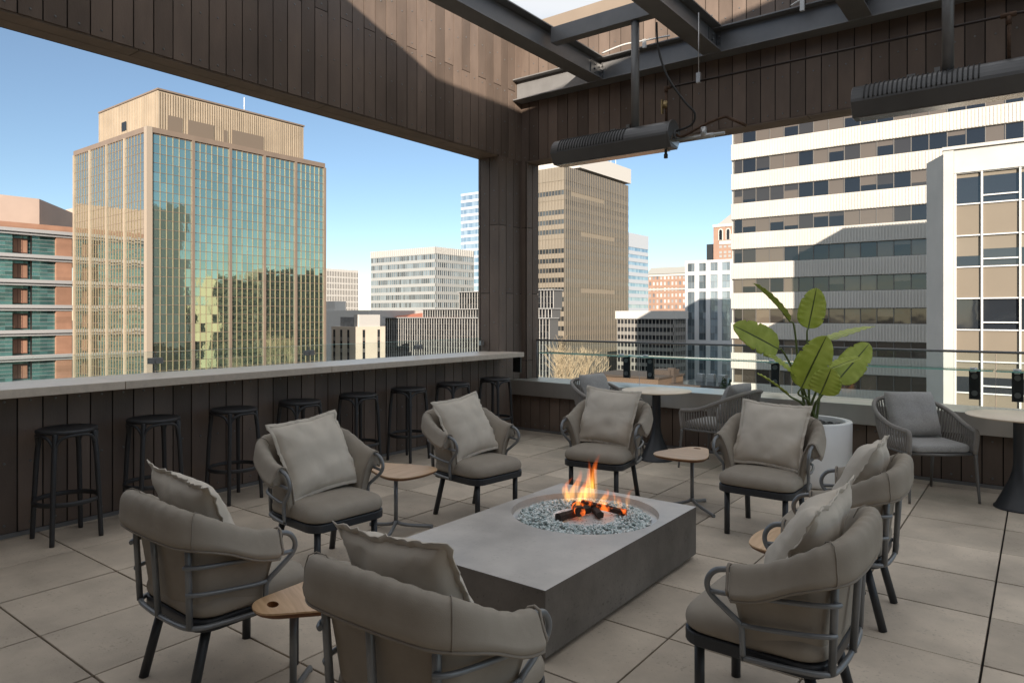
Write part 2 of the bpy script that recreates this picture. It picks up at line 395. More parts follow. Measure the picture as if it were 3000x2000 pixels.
# unseen wall behind the camera, its outline shaped to throw the terrace into shade
t = thing('shading_wall', 'unseen rooftop building wall behind the viewer, shaped to shade the terrace', 'building', (3, -2.4, 0))
m = MB(); pol = [(-6, -.3), (11, -.3), (11, 8.9), (7.3, 8.9), (3.875, 8.321), (.475, 7.707), (-.585, 7.133), (-6, 7.133)]
vs = [(x, -2.2, z) for x, z in pol]+[(x, -2.6, z) for x, z in pol]; n = len(pol)
m.add(vs, [tuple(range(n)), tuple(reversed(range(n, 2*n)))]+[(i, n+i, n+(i+1) % n, (i+1) % n) for i in range(n)])
m.build('wall', M['board'], t, world=True)

# ------------------------------------------------------------------ bar counter and low glass screen
t = thing('bar_counter', 'long pale stone bar counter along the open left side', 'counter', (-5.66, 3, 1.0))
ys = [YS, -.35, 1.16, 2.21+.02, 4.36, 6.2, 7.29]
ys = [YS, .46, 2.33, 4.2, 6.07, 7.29]
for a, b in zip(ys[:-1], ys[1:]):
    m = MB()
    if b > 7.2: m.prism([(-5.36, a+.002), (-5.36, b), (XW+.015, b), (XW+.015, 7.19), (-5.97, 7.19), (-5.97, a+.002)], 1.002, 1.062)
    else: m.box(-5.97, -5.36, a+.002, b-.002, 1.002, 1.062)
    m.build('slab', M['counter'], t, bevel=.004, world=True)
m = MB(); m.box(-5.52, -5.40, 7.255, 7.285, .80, 1.0); m.build('bracket', M['blackmetal'], t, world=True)
t = thing('glass_screen', 'low clear glass screen on clamps along the back of the bar counter', 'glass screen', (-5.985, 3, 1.0))
js = [YS, -.28, 1.28, 2.844, 4.40, 5.97, 7.18]
for a, b in zip(js[:-1], js[1:]):
    m = MB(); m.box(-5.992, -5.98, a+.012, b-.012, .98, 1.235); g = m.build('glass_panel', M['clear'], t, world=True)
    m = MB(); m.box(-5.9915, -5.9805, a+.012, b-.012, 1.2352, 1.2368); m.build('edge', M['edgeglass'], g); 
    g2 = [o for o in C.objects if o.parent == g][0]; g2.location = -t.location
for y in js[1:-1]:
    m = MB(); m.box(-6.0, -5.97, y-.06, y+.06, 1.135, 1.185); m.tube([(-5.966, y, 1.152), (-5.958, y, 1.152)], .012, 10)
    m.box(-5.99, -5.982, y-.010, y-.007, .99, 1.22); m.box(-5.99, -5.982, y+.007, y+.010, .99, 1.22)
    m.build('clamp', M['steel'], t, world=True)
m = MB(); m.box(-6.0, -5.965, 7.13, 7.2, 1.14, 1.2); m.build('clamp', M['zinc'], t, world=True)

# ------------------------------------------------------------------ glass railing on the right
t = thing('glass_railing', 'frameless glass railing with slim steel handrail above the metal ledge', 'railing', (-2, 7.9, .67))
jx = [-5.58, -4.01, -2.17, -.33, 1.5, 3.3]
for a, b in zip(jx[:-1], jx[1:]):
    m = MB(); m.box(a+.006, b-.006, 7.90, 7.912, .673, 1.185); g = m.build('glass_panel', M['clear'], t, world=True)
    m = MB(); m.box(b-.0058, b-.004, 7.90, 7.912, .673, 1.185)
    m.build('edge', M['zinc'], g, world=False).location = -t.location
m = MB(); m.tube([(-5.6, 7.906, 1.2), (4.4, 7.906, 1.2)], .013, 10); m.tube([(-5.59, 7.906, 1.2), (-5.59, 7.906, .67)], .012, 8)
m.build('handrail', M['steel'], t, world=True)
t = thing('drink_rail', 'narrow green edged glass drink shelf on black plates along the railing', 'shelf', (-2, 7.75, 1.03))
for a, b in ((-5.36, -4.02), (-4.0, -2.18), (-2.16, -.34), (-.32, 1.5), (1.52, 3.3)):
    m = MB(); m.box(a, b, 7.62, 7.84, 1.034, 1.046); g = m.build('glass_shelf', M['shelfglass'], t, world=True)
    m = MB(); m.box(a, b, 7.6178, 7.6198, 1.0345, 1.0455); m.box(a, b, 7.8402, 7.8422, 1.0345, 1.0455); m.build('edge', M['edgeglass'], g).location = -t.location
for j in (-4.01, -2.17, -.33, 1.5):
    for s_ in (-1, 1):
        x = j+s_*.165
        m = MB(); m.box(x-.045, x+.045, 7.862, 7.896, .75, 1.03)
        m.build('plate', M['blackmetal'], t, bevel=.004, world=True)
        m = MB(); m.box(x-.02, x+.02, 7.66, 7.87, 1.018, 1.032); m.tube([(x, 7.74, 1.03), (x, 7.74, 1.06)], .03, 14); m.build('bracket', M['zinc'], t, world=True)
        for z in (.81, .97):
            m = MB(); m.tube([(x, 7.862, z), (x, 7.85, z)], .026, 14); m.build('standoff', M['bolt'], t, world=True)

# ------------------------------------------------------------------ steel pergola
def ibeam(m, axis, c, a, b, z0, z1, wd, tf=.016, tw=.012):
    for (u0, u1, za, zb) in ((c-wd/2, c+wd/2, z0, z0+tf), (c-wd/2, c+wd/2, z1-tf, z1), (c-tw/2, c+tw/2, z0+tf, z1-tf)):
        if axis == 'y': m.box(u0, u1, a, b, za, zb)
        else: m.box(a, b, u0, u1, za, zb)
t = thing('steel_pergola', 'grey steel beam pergola frame overhead, open to the sky', 'pergola', (-2.9, 5, 4.46))
m = MB(); ibeam(m, 'x', 7.6, XW+.02, 4.5, 4.46, 4.75, .2); m.build('rim_beam', M['steel'], t, bevel=.003, world=True)
for xc in (-4.41, -2.91, -1.41, .09, 1.59):
    m = MB(); ibeam(m, 'y', xc, -2.18, 7.49, 4.463, 4.753, .215); g = m.build('beam', M['steel'], t, bevel=.003, world=True)
    m = MB(); m.box(xc+.007, xc+.017, 7.36, 7.59, 4.5, 4.71)
    m.box(xc+.018, xc+.06, 7.582, 7.592, 4.5, 4.71)
    for z in (4.54, 4.60, 4.66):
        m.tube([(xc+.045, 7.582, z), (xc+.045, 7.56, z)], .014, 6); m.tube([(xc+.017, 7.45, z), (xc+.035, 7.45, z)], .014, 6)
    m.build('bolt_plate', M['bolt'], g).location = -t.location
for (xa, xb) in ((-4.3, -3.02), (-1.3, -.02)):
    m = MB(); m.box(xa, xb, 6.34, 6.46, 4.55, 4.72); m.build('cross_member', M['steel'], t, bevel=.004, world=True)

# ------------------------------------------------------------------ gas heaters
def heater(x0, x1, px, label, side):
    t = thing('patio_heater', label, 'heater', (px, 6.4, 3.19), 0, 'gas heaters hung from the pergola')
    yc, zc, r = 6.4, 3.33, .14
    prof = []
    for i in range(11):
        a = R(-15+i*21); prof.append((yc-.155*math.cos(a)*.9, zc+.0+.14*math.sin(a)))
    prof = [(yc-.14+.0, 3.30)]+[(yc-.14*math.cos(R(a)), 3.31+.155*math.sin(R(a))) for a in range(0, 181, 15)]
    def sec(x, k=1):
        pts = [(x, yc+.07, 3.19), (x, yc-.08, 3.19), (x, yc-.145, 3.305)]
        pts += [(x, yc-.145*math.cos(R(a))*k, 3.31+.155*math.sin(R(a))*k) for a in range(8, 173, 12)]
        pts += [(x, yc+.145, 3.305)]
        return pts
    m = MB(); m.rings([sec(x0), sec(x0+.3), sec(x1-.3), sec(x1)], smooth=False); b = m.build('housing', M['heater'], t, world=True, bevel=.006)
    m = MB(); m.box(x0+.05, x1-.05, yc-.075, yc+.065, 3.182, 3.188); m.build('reflector', M['reflector'], t, world=True)
    n = 24
    for i in range(n):
        x = x0+.1+i*.034
        m2 = MB(); m2.tube([(x, yc-.147*math.cos(R(a)), 3.311+.157*math.sin(R(a))) for a in range(4, 132, 10)], .006, 5)
        m2.build('louver', M['rubber'], t, world=True)
    m = MB(); m.rings([sec(x1+.001, 1.04), sec(x1+.022, 1.04)], smooth=False)
    m.tube([(x1+.022, yc+.02, 3.33), (x1+.034, yc+.02, 3.33)], .045, 16)
    m.build('end_cap', M['heater'], t, bevel=.004, world=True)
    m = MB(); m.add([(x1+.024, yc-.12, 3.24), (x1+.024, yc+.08, 3.21), (x1+.024, yc+.12, 3.30), (x1+.024, yc-.02, 3.36)], [(0, 1, 2, 3)]); m.build('cover_plate', M['reflector'], t, world=True)
    m = MB(); m.tube([(px, yc, 3.45), (px, yc, 4.56)], .042, 18); m.build('pole', M['steel'], t, world=True)
    m = MB(); m.box(px-.09, px-.05, yc-.03, yc+.03, 3.455, 3.50); m.box(px-.28, px-.22, yc-.025, yc+.025, 3.45, 3.485); m.build('clamp', M['bolt'], t, world=True)
    m = MB(); m.tube([(x1-.06, yc-.02, 3.19), (x1-.06, yc-.02, 3.12)], .014, 10); m.tube([(x1-.06, yc-.02, 3.14), (x1-.06, yc-.02, 3.10)], .02, 10); m.build('igniter', M['blackmetal'], t, world=True)
    return t
h1 = heater(-4.25, -2.89, -3.296, 'black tube patio heater on a pole, whole, hung left of the beam', 1)
h2 = heater(-1.25, .25, -.577, 'dark patio heater hung at upper right, cut by the frame', 1)
t = thing('gas_pipe', 'thin dark gas pipe running above the heaters with valve and hoses', 'pipe', (-2, 6.4, 3.8))
m = MB(); m.tube([(-2.935, 6.4, 3.80), (3.5, 6.4, 3.80)], .011, 8); m.build('pipe', M['pipe'], t, world=True)
m = MB(); m.tube([(-2.955, 6.4, 3.81), (-2.955, 6.4, 3.46)], .013, 8); m.tube([(-2.955, 6.4, 3.815), (-2.955, 6.4, 3.76)], .02, 8); m.tube([(-2.96, 6.4, 3.80), (-2.91, 6.4, 3.80)], .018, 8); m.build('drop_pipe', M['rust'], t, world=True)
m = MB(); m.tube([(-2.955, 6.38, 3.66), (-2.955, 6.36, 3.60)], .024, 8); m.box(-2.99, -2.975, 6.35, 6.38, 3.54, 3.68); m.build('valve', mat('brass', (.35, .26, .13), .4, metal=.8), t, world=True)
m = MB(); m.tube([(-.187, 6.4, 3.82), (-.187, 6.4, 3.45)], .013, 8); m.tube([(-.24, 6.4, 3.80), (-.14, 6.4, 3.80)], .02, 8); m.tube([(-.187, 6.4, 3.79), (-.187, 6.4, 3.73)], .02, 8); m.build('tee', M['rust'], t, world=True)
m = MB(); m.tube([(-2.62, 6.4, 4.46), (-2.62, 6.4, 3.84)], .005, 6); m.box(-2.64, -2.60, 6.385, 6.415, 3.785, 3.88); m.build('hanger', M['zinc'], t, world=True)
m = MB(); m.tube(catmull([(-2.86, 6.42, 3.33), (-2.80, 6.45, 3.31), (-2.6, 6.5, 3.40), (-2.42, 6.5, 3.44), (-2.36, 6.5, 3.43)], 6), .013, 8); m.tube([(-2.37, 6.5, 3.43), (-2.2, 6.52, 3.33)], .015, 8); m.build('flex_hose', M['rust'], t, world=True)
m = MB(); m.tube([(-2.87, 6.45, 3.28), (-2.4, 6.5, 3.29)], .016, 10); m.tube([(-2.6, 6.48, 3.27), (-2.6, 6.48, 3.37)], .03, 12); m.tube([(-2.7, 6.48, 3.285), (-2.5, 6.49, 3.285)], .024, 10); m.build('regulator', M['zinc'], t, world=True)
m = MB(); m.tube(catmull([(-3.05, 6.38, 4.47), (-3.03, 6.38, 4.2), (-2.93, 6.38, 3.9), (-2.75, 6.38, 3.62), (-2.66, 6.4, 3.50), (-2.70, 6.42, 3.40), (-2.86, 6.42, 3.36)], 8), .011, 8)
tag(m.build('power_cable', M['rubber']), 'black cable looping from the beam down to the left heater', 'cable')
m = MB()
m.tube(catmull([(-4.29, 7.45, 4.765), (-4.0, 7.45, 4.80), (-3.75, 7.46, 4.79), (-3.4, 7.46, 4.77)], 6), .010, 6)
m.box(-3.74, -3.70, 7.44, 7.47, 4.70, 4.80)
tag(m.build('conduit', M['white']), 'short white conduit along the rim beam beside the left pole', 'conduit', 'white conduits clipped to the rim beam')
m = MB()
m.tube(catmull([(-2.05, 7.44, 4.74), (-1.9, 7.44, 4.79), (-1.7, 7.45, 4.80), (-1.42, 7.45, 4.80)], 6), .010, 6)
m.box(-1.96, -1.92, 7.43, 7.46, 4.66, 4.80)
tag(m.build('conduit', M['white']), 'short white conduit near the top edge right of the middle beam', 'conduit', 'white conduits clipped to the rim beam')

# ------------------------------------------------------------------ lounge chairs
RAIL = [(-.325, .045, .645), (-.322, -.06, .664), (-.314, -.165, .712), (-.295, -.245, .755), (-.235, -.300, .778), (-.12, -.318, .788), (0, -.321, .791)]
RAIL = RAIL+[(-x, y, z) for x, y, z in reversed(RAIL[:-1])]
BASE = [(-.288, .005), (-.280, -.08), (-.265, -.17), (-.247, -.235), (-.205, -.272), (-.10, -.285), (0, -.287)]
BASE = [(x, y, .33) for x, y in BASE]; BASE = BASE+[(-x, y, z) for x, y, z in reversed(BASE[:-1])]
def make_lounge():
    t = thing('lounge_chair', '', 'chair')
    m = MB(); m.prism(rrect(.262, .262, .085, 6, 0, .008), .305, .352); m.build('seat_frame', M['dark'], t, bevel=.005)
    loops = []
    for s, z in ((.90, .353), (.985, .355), (1.015, .372), (1.02, .392), (1.0, .414), (.95, .432), (.86, .445), (.68, .455), (.4, .461), (.12, .463)):
        loops.append([(x*s, .008+(y-.008)*s, z) for x, y in rrect(.262, .262, .10, 6, 0, .008)])
    m = MB(); m.rings(loops); m.build('seat_cushion', M['fabric'], t, sub=1)
    for sx in (-1, 1):
        m = MB(); m.tube([(sx*.2, .21, 0), (sx*.2, .21, .31)], .0195, 14); m.build('leg', M['dark'], t)
        m = MB(); m.tube([(sx*.208, -.26, 0), (sx*.190, -.18, .312)], .0195, 14); m.build('leg', M['dark'], t)
    # bent tube: base ring, arm loops and top rail in one run
    lp = [(-.292, .012, .34), (-.298, .012, .40), (-.30, .018, .45), (-.312, .065, .495), (-.324, .118, .545), (-.330, .128, .59), (-.332, .10, .633), (-.332, .045, .650)]
    top = lp+RAIL[1:-1]+[(-x, y, z) for x, y, z in reversed(lp)]
    m = MB(); m.tube(catmull(top, 5), .011, 8); m.tube(catmull([(-.292, .012, .33)]+BASE+[(.292, .012, .33)], 4), .011, 8)
    m.build('arm_rail', M['tube'], t)
    for x0, x1, y0, y1, zt in ((0, 0, -.289, -.318, .78), (-.222, -.240, -.268, -.286, .76), (.222, .240, -.268, -.286, .76)):
        m = MB(); m.tube([(x0, y0, .33), (x1, y1, zt)], .0135, 8); m.build('back_post', M['tube'], t)
    for sx in (-1, 1):
        for pts in ([(.326, .118, .555), (.330, .02, .563), (.312, -.12, .572), (.285, -.235, .577), (.258, -.285, .578), (.237, -.298, .578)],
                    [(.30, .014, .452), (.303, -.04, .455), (.288, -.15, .462), (.268, -.23, .466), (.245, -.272, .467), (.228, -.282, .467)]):
            m = MB(); m.tube(catmull([(sx*x, y, z) for x, y, z in pts], 4), .0095, 8); m.build('side_bar', M['tube'], t)
    # wrapped pad
    rl = catmull(RAIL, 5); bs = catmull(BASE, 5); k = len(rl); loops = []; pip = []
    for i in range(k):
        u = abs(2*i/(k-1)-1)                       # 1 at the arm ends, 0 at the middle of the back
        T = rl[i]; B = V((bs[i].x*.97, bs[i].y*.97+.01, .337))
        tg = (rl[min(i+1, k-1)]-rl[max(i-1, 0)]); tg.z = 0; tg.normalize(); nrm = V((-tg.y, tg.x, 0))*-1
        nrm = V((tg.y, -tg.x, 0))
        if nrm.dot(V((T.x, T.y+.05, 0))) < 0: nrm = -nrm
        up = (T-B); h = up.length; up.normalize()
        f = .122-.034*min(1, u*1.5)**2; e = 1.0; fl_ = .040+.036*max(0, u-.25)
        if i in (0, k-1): e = .80
        wr = .003*math.sin(i*1.9)+.002*math.sin(i*4.1)
        P = [B+nrm*(a*e)+up*(b*h) for a, b in ((-.062, .0), (-.070, .28), (-.066, .60))]
        P += [T+nrm*(a*e)+up*(b*e) for a, b in ((-.056, -.07), (-.040, -.018), (-.024, .018+wr), (.004, .030+wr), (.030, .020+wr), (.046, -.014), (fl_+.008, -.06), (fl_+.014, -f*.72), (fl_+.013, -f*.95), (fl_, -f-.004), (fl_-.016, -f), (fl_-.026, -f+.02), (.020, -.06), (-.006, -.052))]
        P += [B+nrm*(-.017)+up*(.55*h), B+nrm*(-.018)+up*(.25*h), B+nrm*(-.018)]
        loops.append(P); pip.append(T+nrm*((fl_+.006)*e)+up*((-f-.002)*e))
    m = MB(); m.rings(loops, closed=True); m.build('back_pad', M['fabric'], t, sub=1)
    m = MB(); m.tube(pip, .0055, 6)
    for i, j in ((0, 0), (k-1, 0)): m.tube([loops[i][q] for q in range(0, 14)], .0055, 6)
    for i in (17, k-18): m.tube([p+(p-V((0, -.1, .6))).normalized()*.0005 for p in loops[i][4:14]], .0022, 5)
    m.build('piping', M['piping'], t)
    return t
CH = [  # x, y, facing angle (deg, 0 = +Y), label
    (-2.84, 1.655, -2, 'taupe lounge chair with its back to us at left, nearest the stools'),
    (-1.545, 1.65, 1, 'taupe lounge chair with its back to us at bottom centre before the fire table'),
    (-3.50, 2.705, -94.6, 'taupe lounge chair facing the fire table, in front of the fourth stool'),
    (-3.47, 4.11, -96.5, 'taupe lounge chair facing right between oak side table and the far stools'),
    (-2.93, 5.11, 187, 'taupe lounge chair behind the flames, facing us'),
    (-1.57, 5.05, 180, 'taupe lounge chair facing us in front of the white planter'),
    (-.88, 4.00, 92, 'taupe lounge chair seen from behind at right, farther of the right pair'),
    (-.83, 2.75, 90, 'taupe lounge chair seen from behind at lower right, nearer of the right pair'),
]
proto = make_lounge(); index_kids(proto); chairs = []
for i, (x, y, a, lab) in enumerate(CH):
    o = proto if i == 0 else dup(proto)
    o.location = (x, y, 0); o.rotation_euler = (0, 0, R(a)); o['label'] = lab; o['group'] = 'lounge chairs around the fire table'; chairs.append(o)

def pillow_mesh(seed, hx=.235, hy=.235, th=.085, fl=.018, name='throw_pillow', mt=None, wr=1.25, pinch=.075, soft=2.4):
    rnd = random.Random(seed); n = 30; mb = MB(); off = V((rnd.uniform(-9, 9), rnd.uniform(-9, 9), 0)); P = {}
    def pos(i, j, side):
        u, v = -1+2*i/n, -1+2*j/n
        x, y = u*hx*(1-pinch*(1-v*v)*abs(u)**3), v*hy*(1-pinch*(1-u*u)*abs(v)**3)
        q = max(0, 1-abs(u)**soft)*max(0, 1-abs(v)**soft)
        z = th*q**.55
        edge = max(abs(u), abs(v))
        ang = math.atan2(v, u)
        z += wr*side*.0035*noise.noise(V((u*3, v*3, seed*1.7))+off)*q**.3
        z += wr*.009*(noise.noise(V((math.cos(ang)*7, math.sin(ang)*7, edge*1.2+seed+side)))*q**.5*edge**2)
        d = wr*.014*noise.noise(V((u*2.2, v*2.2, seed+4)))
        fz = wr*.010*noise.noise(V((u*9, v*9, seed+8)))*(edge**10)
        return (x, y, side*z+d+fz)
    for side in (1, -1):
        vs = [pos(i, j, side) for i in range(n+1) for j in range(n+1)]
        fs = []
        for i in range(n):
            for j in range(n):
                q = (i*(n+1)+j, (i+1)*(n+1)+j, (i+1)*(n+1)+j+1, i*(n+1)+j+1)
                fs.append(q if side == 1 else tuple(reversed(q)))
        mb.add(vs, fs, 0, .5, True)
    # flange
    bd = [(i, 0) for i in range(n)]+[(n, j) for j in range(n)]+[(n-i, n) for i in range(n)]+[(0, n-j) for j in range(n)]
    if fl:
        inner = [V(pos(i, j, 1)) for i, j in bd]; outer = []
        for q, (i, j) in enumerate(bd):
            u, v = -1+2*i/n, -1+2*j/n; d = V((u if abs(u) > .999 else 0, v if abs(v) > .999 else 0, 0))
            d = d+V((u, v, 0))*.12
            outer.append(inner[q]+d*fl+V((0, 0, wr*.011*noise.noise(V((u*8, v*8, seed+3))))))
        k = len(bd)
        up = [p+V((0, 0, .003)) for p in inner]; uo = [p+V((0, 0, .002)) for p in outer]; dn = [p-V((0, 0, .003)) for p in inner]; do = [p-V((0, 0, .002)) for p in outer]
        mb.rings([list(x) for x in zip(*[[a, b, c, d] for a, b, c, d in zip(up, uo, do, dn)])] if False else [up, uo, do, dn], 0, .5, True, False, False)
    return mb
PL = ['lounge chair nearest the stools at left', 'bottom centre lounge chair, its crumpled back towards us', 'lounge chair in front of the fourth stool', 'lounge chair before the far stools',
      'lounge chair behind the flames', 'lounge chair before the white planter', 'farther of the two chairs at right', 'nearer of the two chairs at right']
for i, (x, y, a, lab) in enumerate(CH):
    rr = random.Random(i+11)
    o = pillow_mesh(i*3+1).build('throw_pillow', M['pillow'], sub=0)
    tilt = R(63+rr.uniform(-3, 3)); yl, zl = -.120, .678
    roll = R([5, -4, 5, 6, -3, -2, 4, -5][i])
    ca, sa = math.cos(R(a)), math.sin(R(a))
    # local frame: pillow x -> chair x, pillow y -> up, pillow z -> forward; then tilt backwards
    mloc = Matrix.Translation((x, y, 0)) @ Matrix.Rotation(R(a), 4, 'Z') @ Matrix.Translation((rr.uniform(-.015, .015), yl, zl)) @ Matrix.Rotation(R(90)-R(90)+tilt, 4, 'X') @ Matrix.Rotation(math.pi, 4, 'Y') @ Matrix.Rotation(roll, 4, 'Z')
    mloc = Matrix.Translation((x, y, 0)) @ Matrix.Rotation(R(a), 4, 'Z') @ Matrix.Translation((rr.uniform(-.015, .015), yl, zl)) @ Matrix.Rotation(R(180), 4, 'Z') @ Matrix.Rotation(tilt, 4, 'X') @ Matrix.Rotation(roll, 4, 'Z')
    o.matrix_world = mloc
    tag(o, 'beige throw pillow on the '+PL[i], 'pillow', 'throw pillows on the lounge chairs')

# ------------------------------------------------------------------ bar stools
def make_stool():
    t = thing('bar_stool', '', 'stool')
    m = MB(); m.lathe([(0.001, .758), (.10, .757), (.15, .760), (.175, .765), (.186, .760), (.188, .750), (.182, .738), (.165, .734), (0.001, .736)], 40); m.build('seat', M['stool'], t)
    for sx in (-1, 1):
        for sy in (-1, 1):
            m = MB()
            pts = catmull([(sx*.158, sy*.155, 0), (sx*.149, sy*.146, .27), (sx*.138, sy*.135, .55), (sx*.130, sy*.127, .66), (sx*.124, sy*.121, .742)], 5)
            m.tube(pts, [.0155+.003*i/len(pts) for i in range(len(pts))], 10); m.build('leg', M['stool'], t)
    for q in range(4):
        a = R(45+90*q); b = R(135+90*q)
        P = lambda ang, r, z: (r*math.cos(ang), r*math.sin(ang), z)
        m = MB()
        for s_, e_ in ((a, b),):
            mid = (s_+e_)/2
            pts = [P(s_, .186, .62), P(s_+R(4), .184, .67), P(s_+R(14), .180, .712), P(s_+R(28), .177, .728), P(mid, .176, .731), P(e_-R(28), .177, .728), P(e_-R(14), .180, .712), P(e_-R(4), .184, .67), P(e_, .186, .62)]
            m.tube(catmull(pts, 4), .011, 8)
        m.build('apron', M['stool'], t)
    m = MB(); n = 40; pr = [(.204, .255), (.208, .262), (.208, .278), (.204, .285), (.192, .285), (.188, .278), (.188, .262), (.192, .255)]
    m.lathe(pr+[pr[0]], n); m.build('foot_ring', M['stool'], t)
    return t
ST = [1.96, 2.555, 3.22, 3.875, 4.56, 5.25, 5.96, 6.74]
SL = ['black bar stool farthest left along the counter, whole and nearest us', 'black bar stool second from left, legs hidden by a pillow', 'black bar stool third from left, standing clear',
      'black bar stool fourth from left, half hidden behind a lounge chair', 'black bar stool fifth from left, behind the oak side table', 'black bar stool sixth from left, standing clear by the wall',
      'black bar stool second from the corner column, only its seat showing over a chair', 'black bar stool next to the corner column, last of the row']
ps = make_stool(); index_kids(ps)
for i, y in enumerate(ST):
    o = ps if i == 0 else dup(ps)
    o.location = (-5.405, y, 0); o.rotation_euler = (0, 0, R([2, -3, 4, 0, -2, 5, -4, 3][i])); o['label'] = SL[i]; o['group'] = 'bar stools along the counter'

# ------------------------------------------------------------------ oak side tables
def make_side(ox, oy):
    t = thing('side_table', '', 'side table')
    # top: rounded pear, apex (hole end) at -y, wide end at +y; pole under the origin
    ctrl = [(0, -.30), (.075, -.27), (.13, -.15), (.195, .02), (.215, .14), (.17, .23), (.06, .262), (-.06, .262), (-.17, .23), (-.215, .14), (-.195, .02), (-.13, -.15), (-.075, -.27)]
    out = [(p.x+ox, p.y+oy) for p in catmull([(x, y, 0) for x, y in ctrl], 4, True)]
    hole = [(ox+.032*math.cos(2*math.pi*i/16), oy-.225+.021*math.sin(2*math.pi*i/16)) for i in range(16)]
    n = len(out)
    m = MB()
    def ring(sc, z): return [(ox+(x-ox)*sc, oy+(y-oy)*sc, z) for x, y in out]
    cen = [(x, y, .43) for x, y in out]
    m.rings([ring(.90, .402), ring(.97, .412), ring(1.0, .424)], 1, .5, True, True, False)
    m.rings([ring(1.0, .424), ring(.995, .43)], 0, .5, False, False, False)
    # top face with hole: bridge through bmesh triangulation
    import bmesh
    bm = bmesh.new()
    vo = [bm.verts.new(p) for p in ring(.995, .43)]; vh = [bm.verts.new((x, y, .43)) for x, y in hole]
    es = [bm.edges.new((vo[i], vo[(i+1) % n])) for i in range(n)]+[bm.edges.new((vh[i], vh[(i+1) % 16])) for i in range(16)]
    bmesh.ops.triangle_fill(bm, use_beauty=True, use_dissolve=False, edges=es)
    bm.verts.index_update(); bm.normal_update()
    m.add([v.co for v in bm.verts], [tuple(v.index for v in (f.verts if f.normal.z > 0 else reversed(f.verts))) for f in bm.faces], 0, .5)
    bm.free()
    m.rings([[(x, y, .43) for x, y in hole], [(x, y, .405) for x, y in hole]], 1, .5, False, False, True)
    m.build('tabletop', [M['oak'], M['oakedge']], t)
    m = MB(); m.tube([(0, 0, .055), (0, 0, .404)], .0145, 12); m.lathe([(.001, .404), (.06, .404), (.06, .398), (.001, .398)], 20); m.build('pole', M['tube'], t)
    for q in range(3):
        a = R(270+120*q)
        m = MB(); c, d = math.cos(a), math.sin(a)
        m.tube(catmull([(0, 0, .085), (.03*c, .03*d, .058), (.12*c, .12*d, .035), (.27*c, .27*d, .012)], 5), .0125, 10)
        m.tube([(.262*c, .262*d, 0), (.262*c, .262*d, .014)], .014, 10); m.build('foot', M['tube'], t)
    return t
SDT = [(-2.36, 1.66, -20, (.027, .14), 'oak side table between the two chairs with backs to us, hole at its near tip'),
       (-3.66, 3.43, -90, (-.07, -.05), 'oak side table between the two left chairs facing the fire'),
       (-2.22, 5.29, 180, (.07, -.05), 'oak side table between the two chairs facing us'),
       (-.95, 3.50, 90, (.07, -.05), 'oak side table mostly hidden between the two right chairs')]
sp = {}
for x, y, a, mi, lab in SDT:
    if mi not in sp: sp[mi] = make_side(*mi); o = sp[mi]; index_kids(o)
    else: index_kids(None); o = dup(sp[mi])
    o.location = (x, y, 0); o.rotation_euler = (0, 0, R(a)); o['label'] = lab; o['group'] = 'oak side tables by the lounge chairs'

# ------------------------------------------------------------------ rope chairs and pedestal tables
def make_rope():
    t = thing('rope_armchair', '', 'chair')
    seat = catmull([(-.27, .24, .40), (-.285, .05, .40), (-.27, -.16, .405), (-.17, -.27, .41), (0, -.29, .41), (.17, -.27, .41), (.27, -.16, .405), (.285, .05, .40), (.27, .24, .40)], 6)
    rim = catmull([(-.285, .255, .585), (-.325, .05, .615), (-.325, -.17, .70), (-.22, -.345, .78), (0, -.38, .80), (.22, -.345, .78), (.325, -.17, .70), (.325, .05, .615), (.285, .255, .585)], 6)
    m = MB(); m.tube(seat, .012, 8); m.tube([seat[0], (0, .285, .40), seat[-1]], .012, 8)
    m.prism([(p.x*.97, p.y*.97) for p in seat], .392, .402)
    m.build('seat_frame', M['gframe'], t)
    for sx in (-1, 1):
        m = MB(); m.tube(catmull([(sx*.29, .285, 0), (sx*.282, .27, .2), (sx*.275, .255, .40)], 4), [.010+.006*i/8 for i in range(9)], 8); m.build('leg', M['gframe'], t)
        m = MB(); m.tube([(sx*.25, -.30, 0), (sx*.225, -.23, .40)], [.011, .016], 8); m.build('leg', M['gframe'], t)
    full = [(-.272, .252, .40), (-.278, .262, .48), (-.280, .268, .55)]+list(rim)+[(.280, .268, .55), (.278, .262, .48), (.272, .252, .40)]
    m = MB(); m.tube(catmull(full, 2), .019, 10); m.build('arm_rim', M['rope'], t)
    m = MB(); k = len(rim)
    n = 60
    for i in range(n):
        f = i/(n-1)*(k-1); a = int(min(f, k-2)); fr = f-a
        p = rim[a].lerp(rim[a+1], fr); q = seat[a].lerp(seat[a+1], fr)
        m.tube([p, p.lerp(q, .5)+V((p.x, p.y, 0)).normalized()*.012, q], .0075, 5, caps=False)
    m.build('rope_weave', M['rope'], t)
    loops = []
    pl = rrect(.262, .262, .09, 6, 0, .0)
    for s_, z in ((.93, .405), (1.0, .415), (1.01, .44), (1.0, .462), (.94, .474), (.8, .479), (.4, .482), (.1, .482)): loops.append([(x*s_, y*s_, z) for x, y in pl])
    m = MB(); m.rings(loops); m.build('seat_cushion', M['gfabric'], t, sub=1)
    return t
RC = [(-3.92, 6.93, -100, 'grey rope armchair left of the round table, mostly hidden behind a lounge chair', 'rounded grey cushion in the rope armchair left of the round table'),
      (-2.60, 6.87, 82, 'grey rope armchair right of the round table, side towards us', 'grey cushion in the rope armchair between round table and planter'),
      (-.80, 6.90, 218, 'grey rope armchair at right by the railing, facing us', 'square grey cushion in the rope armchair at right')]
pr = make_rope(); index_kids(pr)
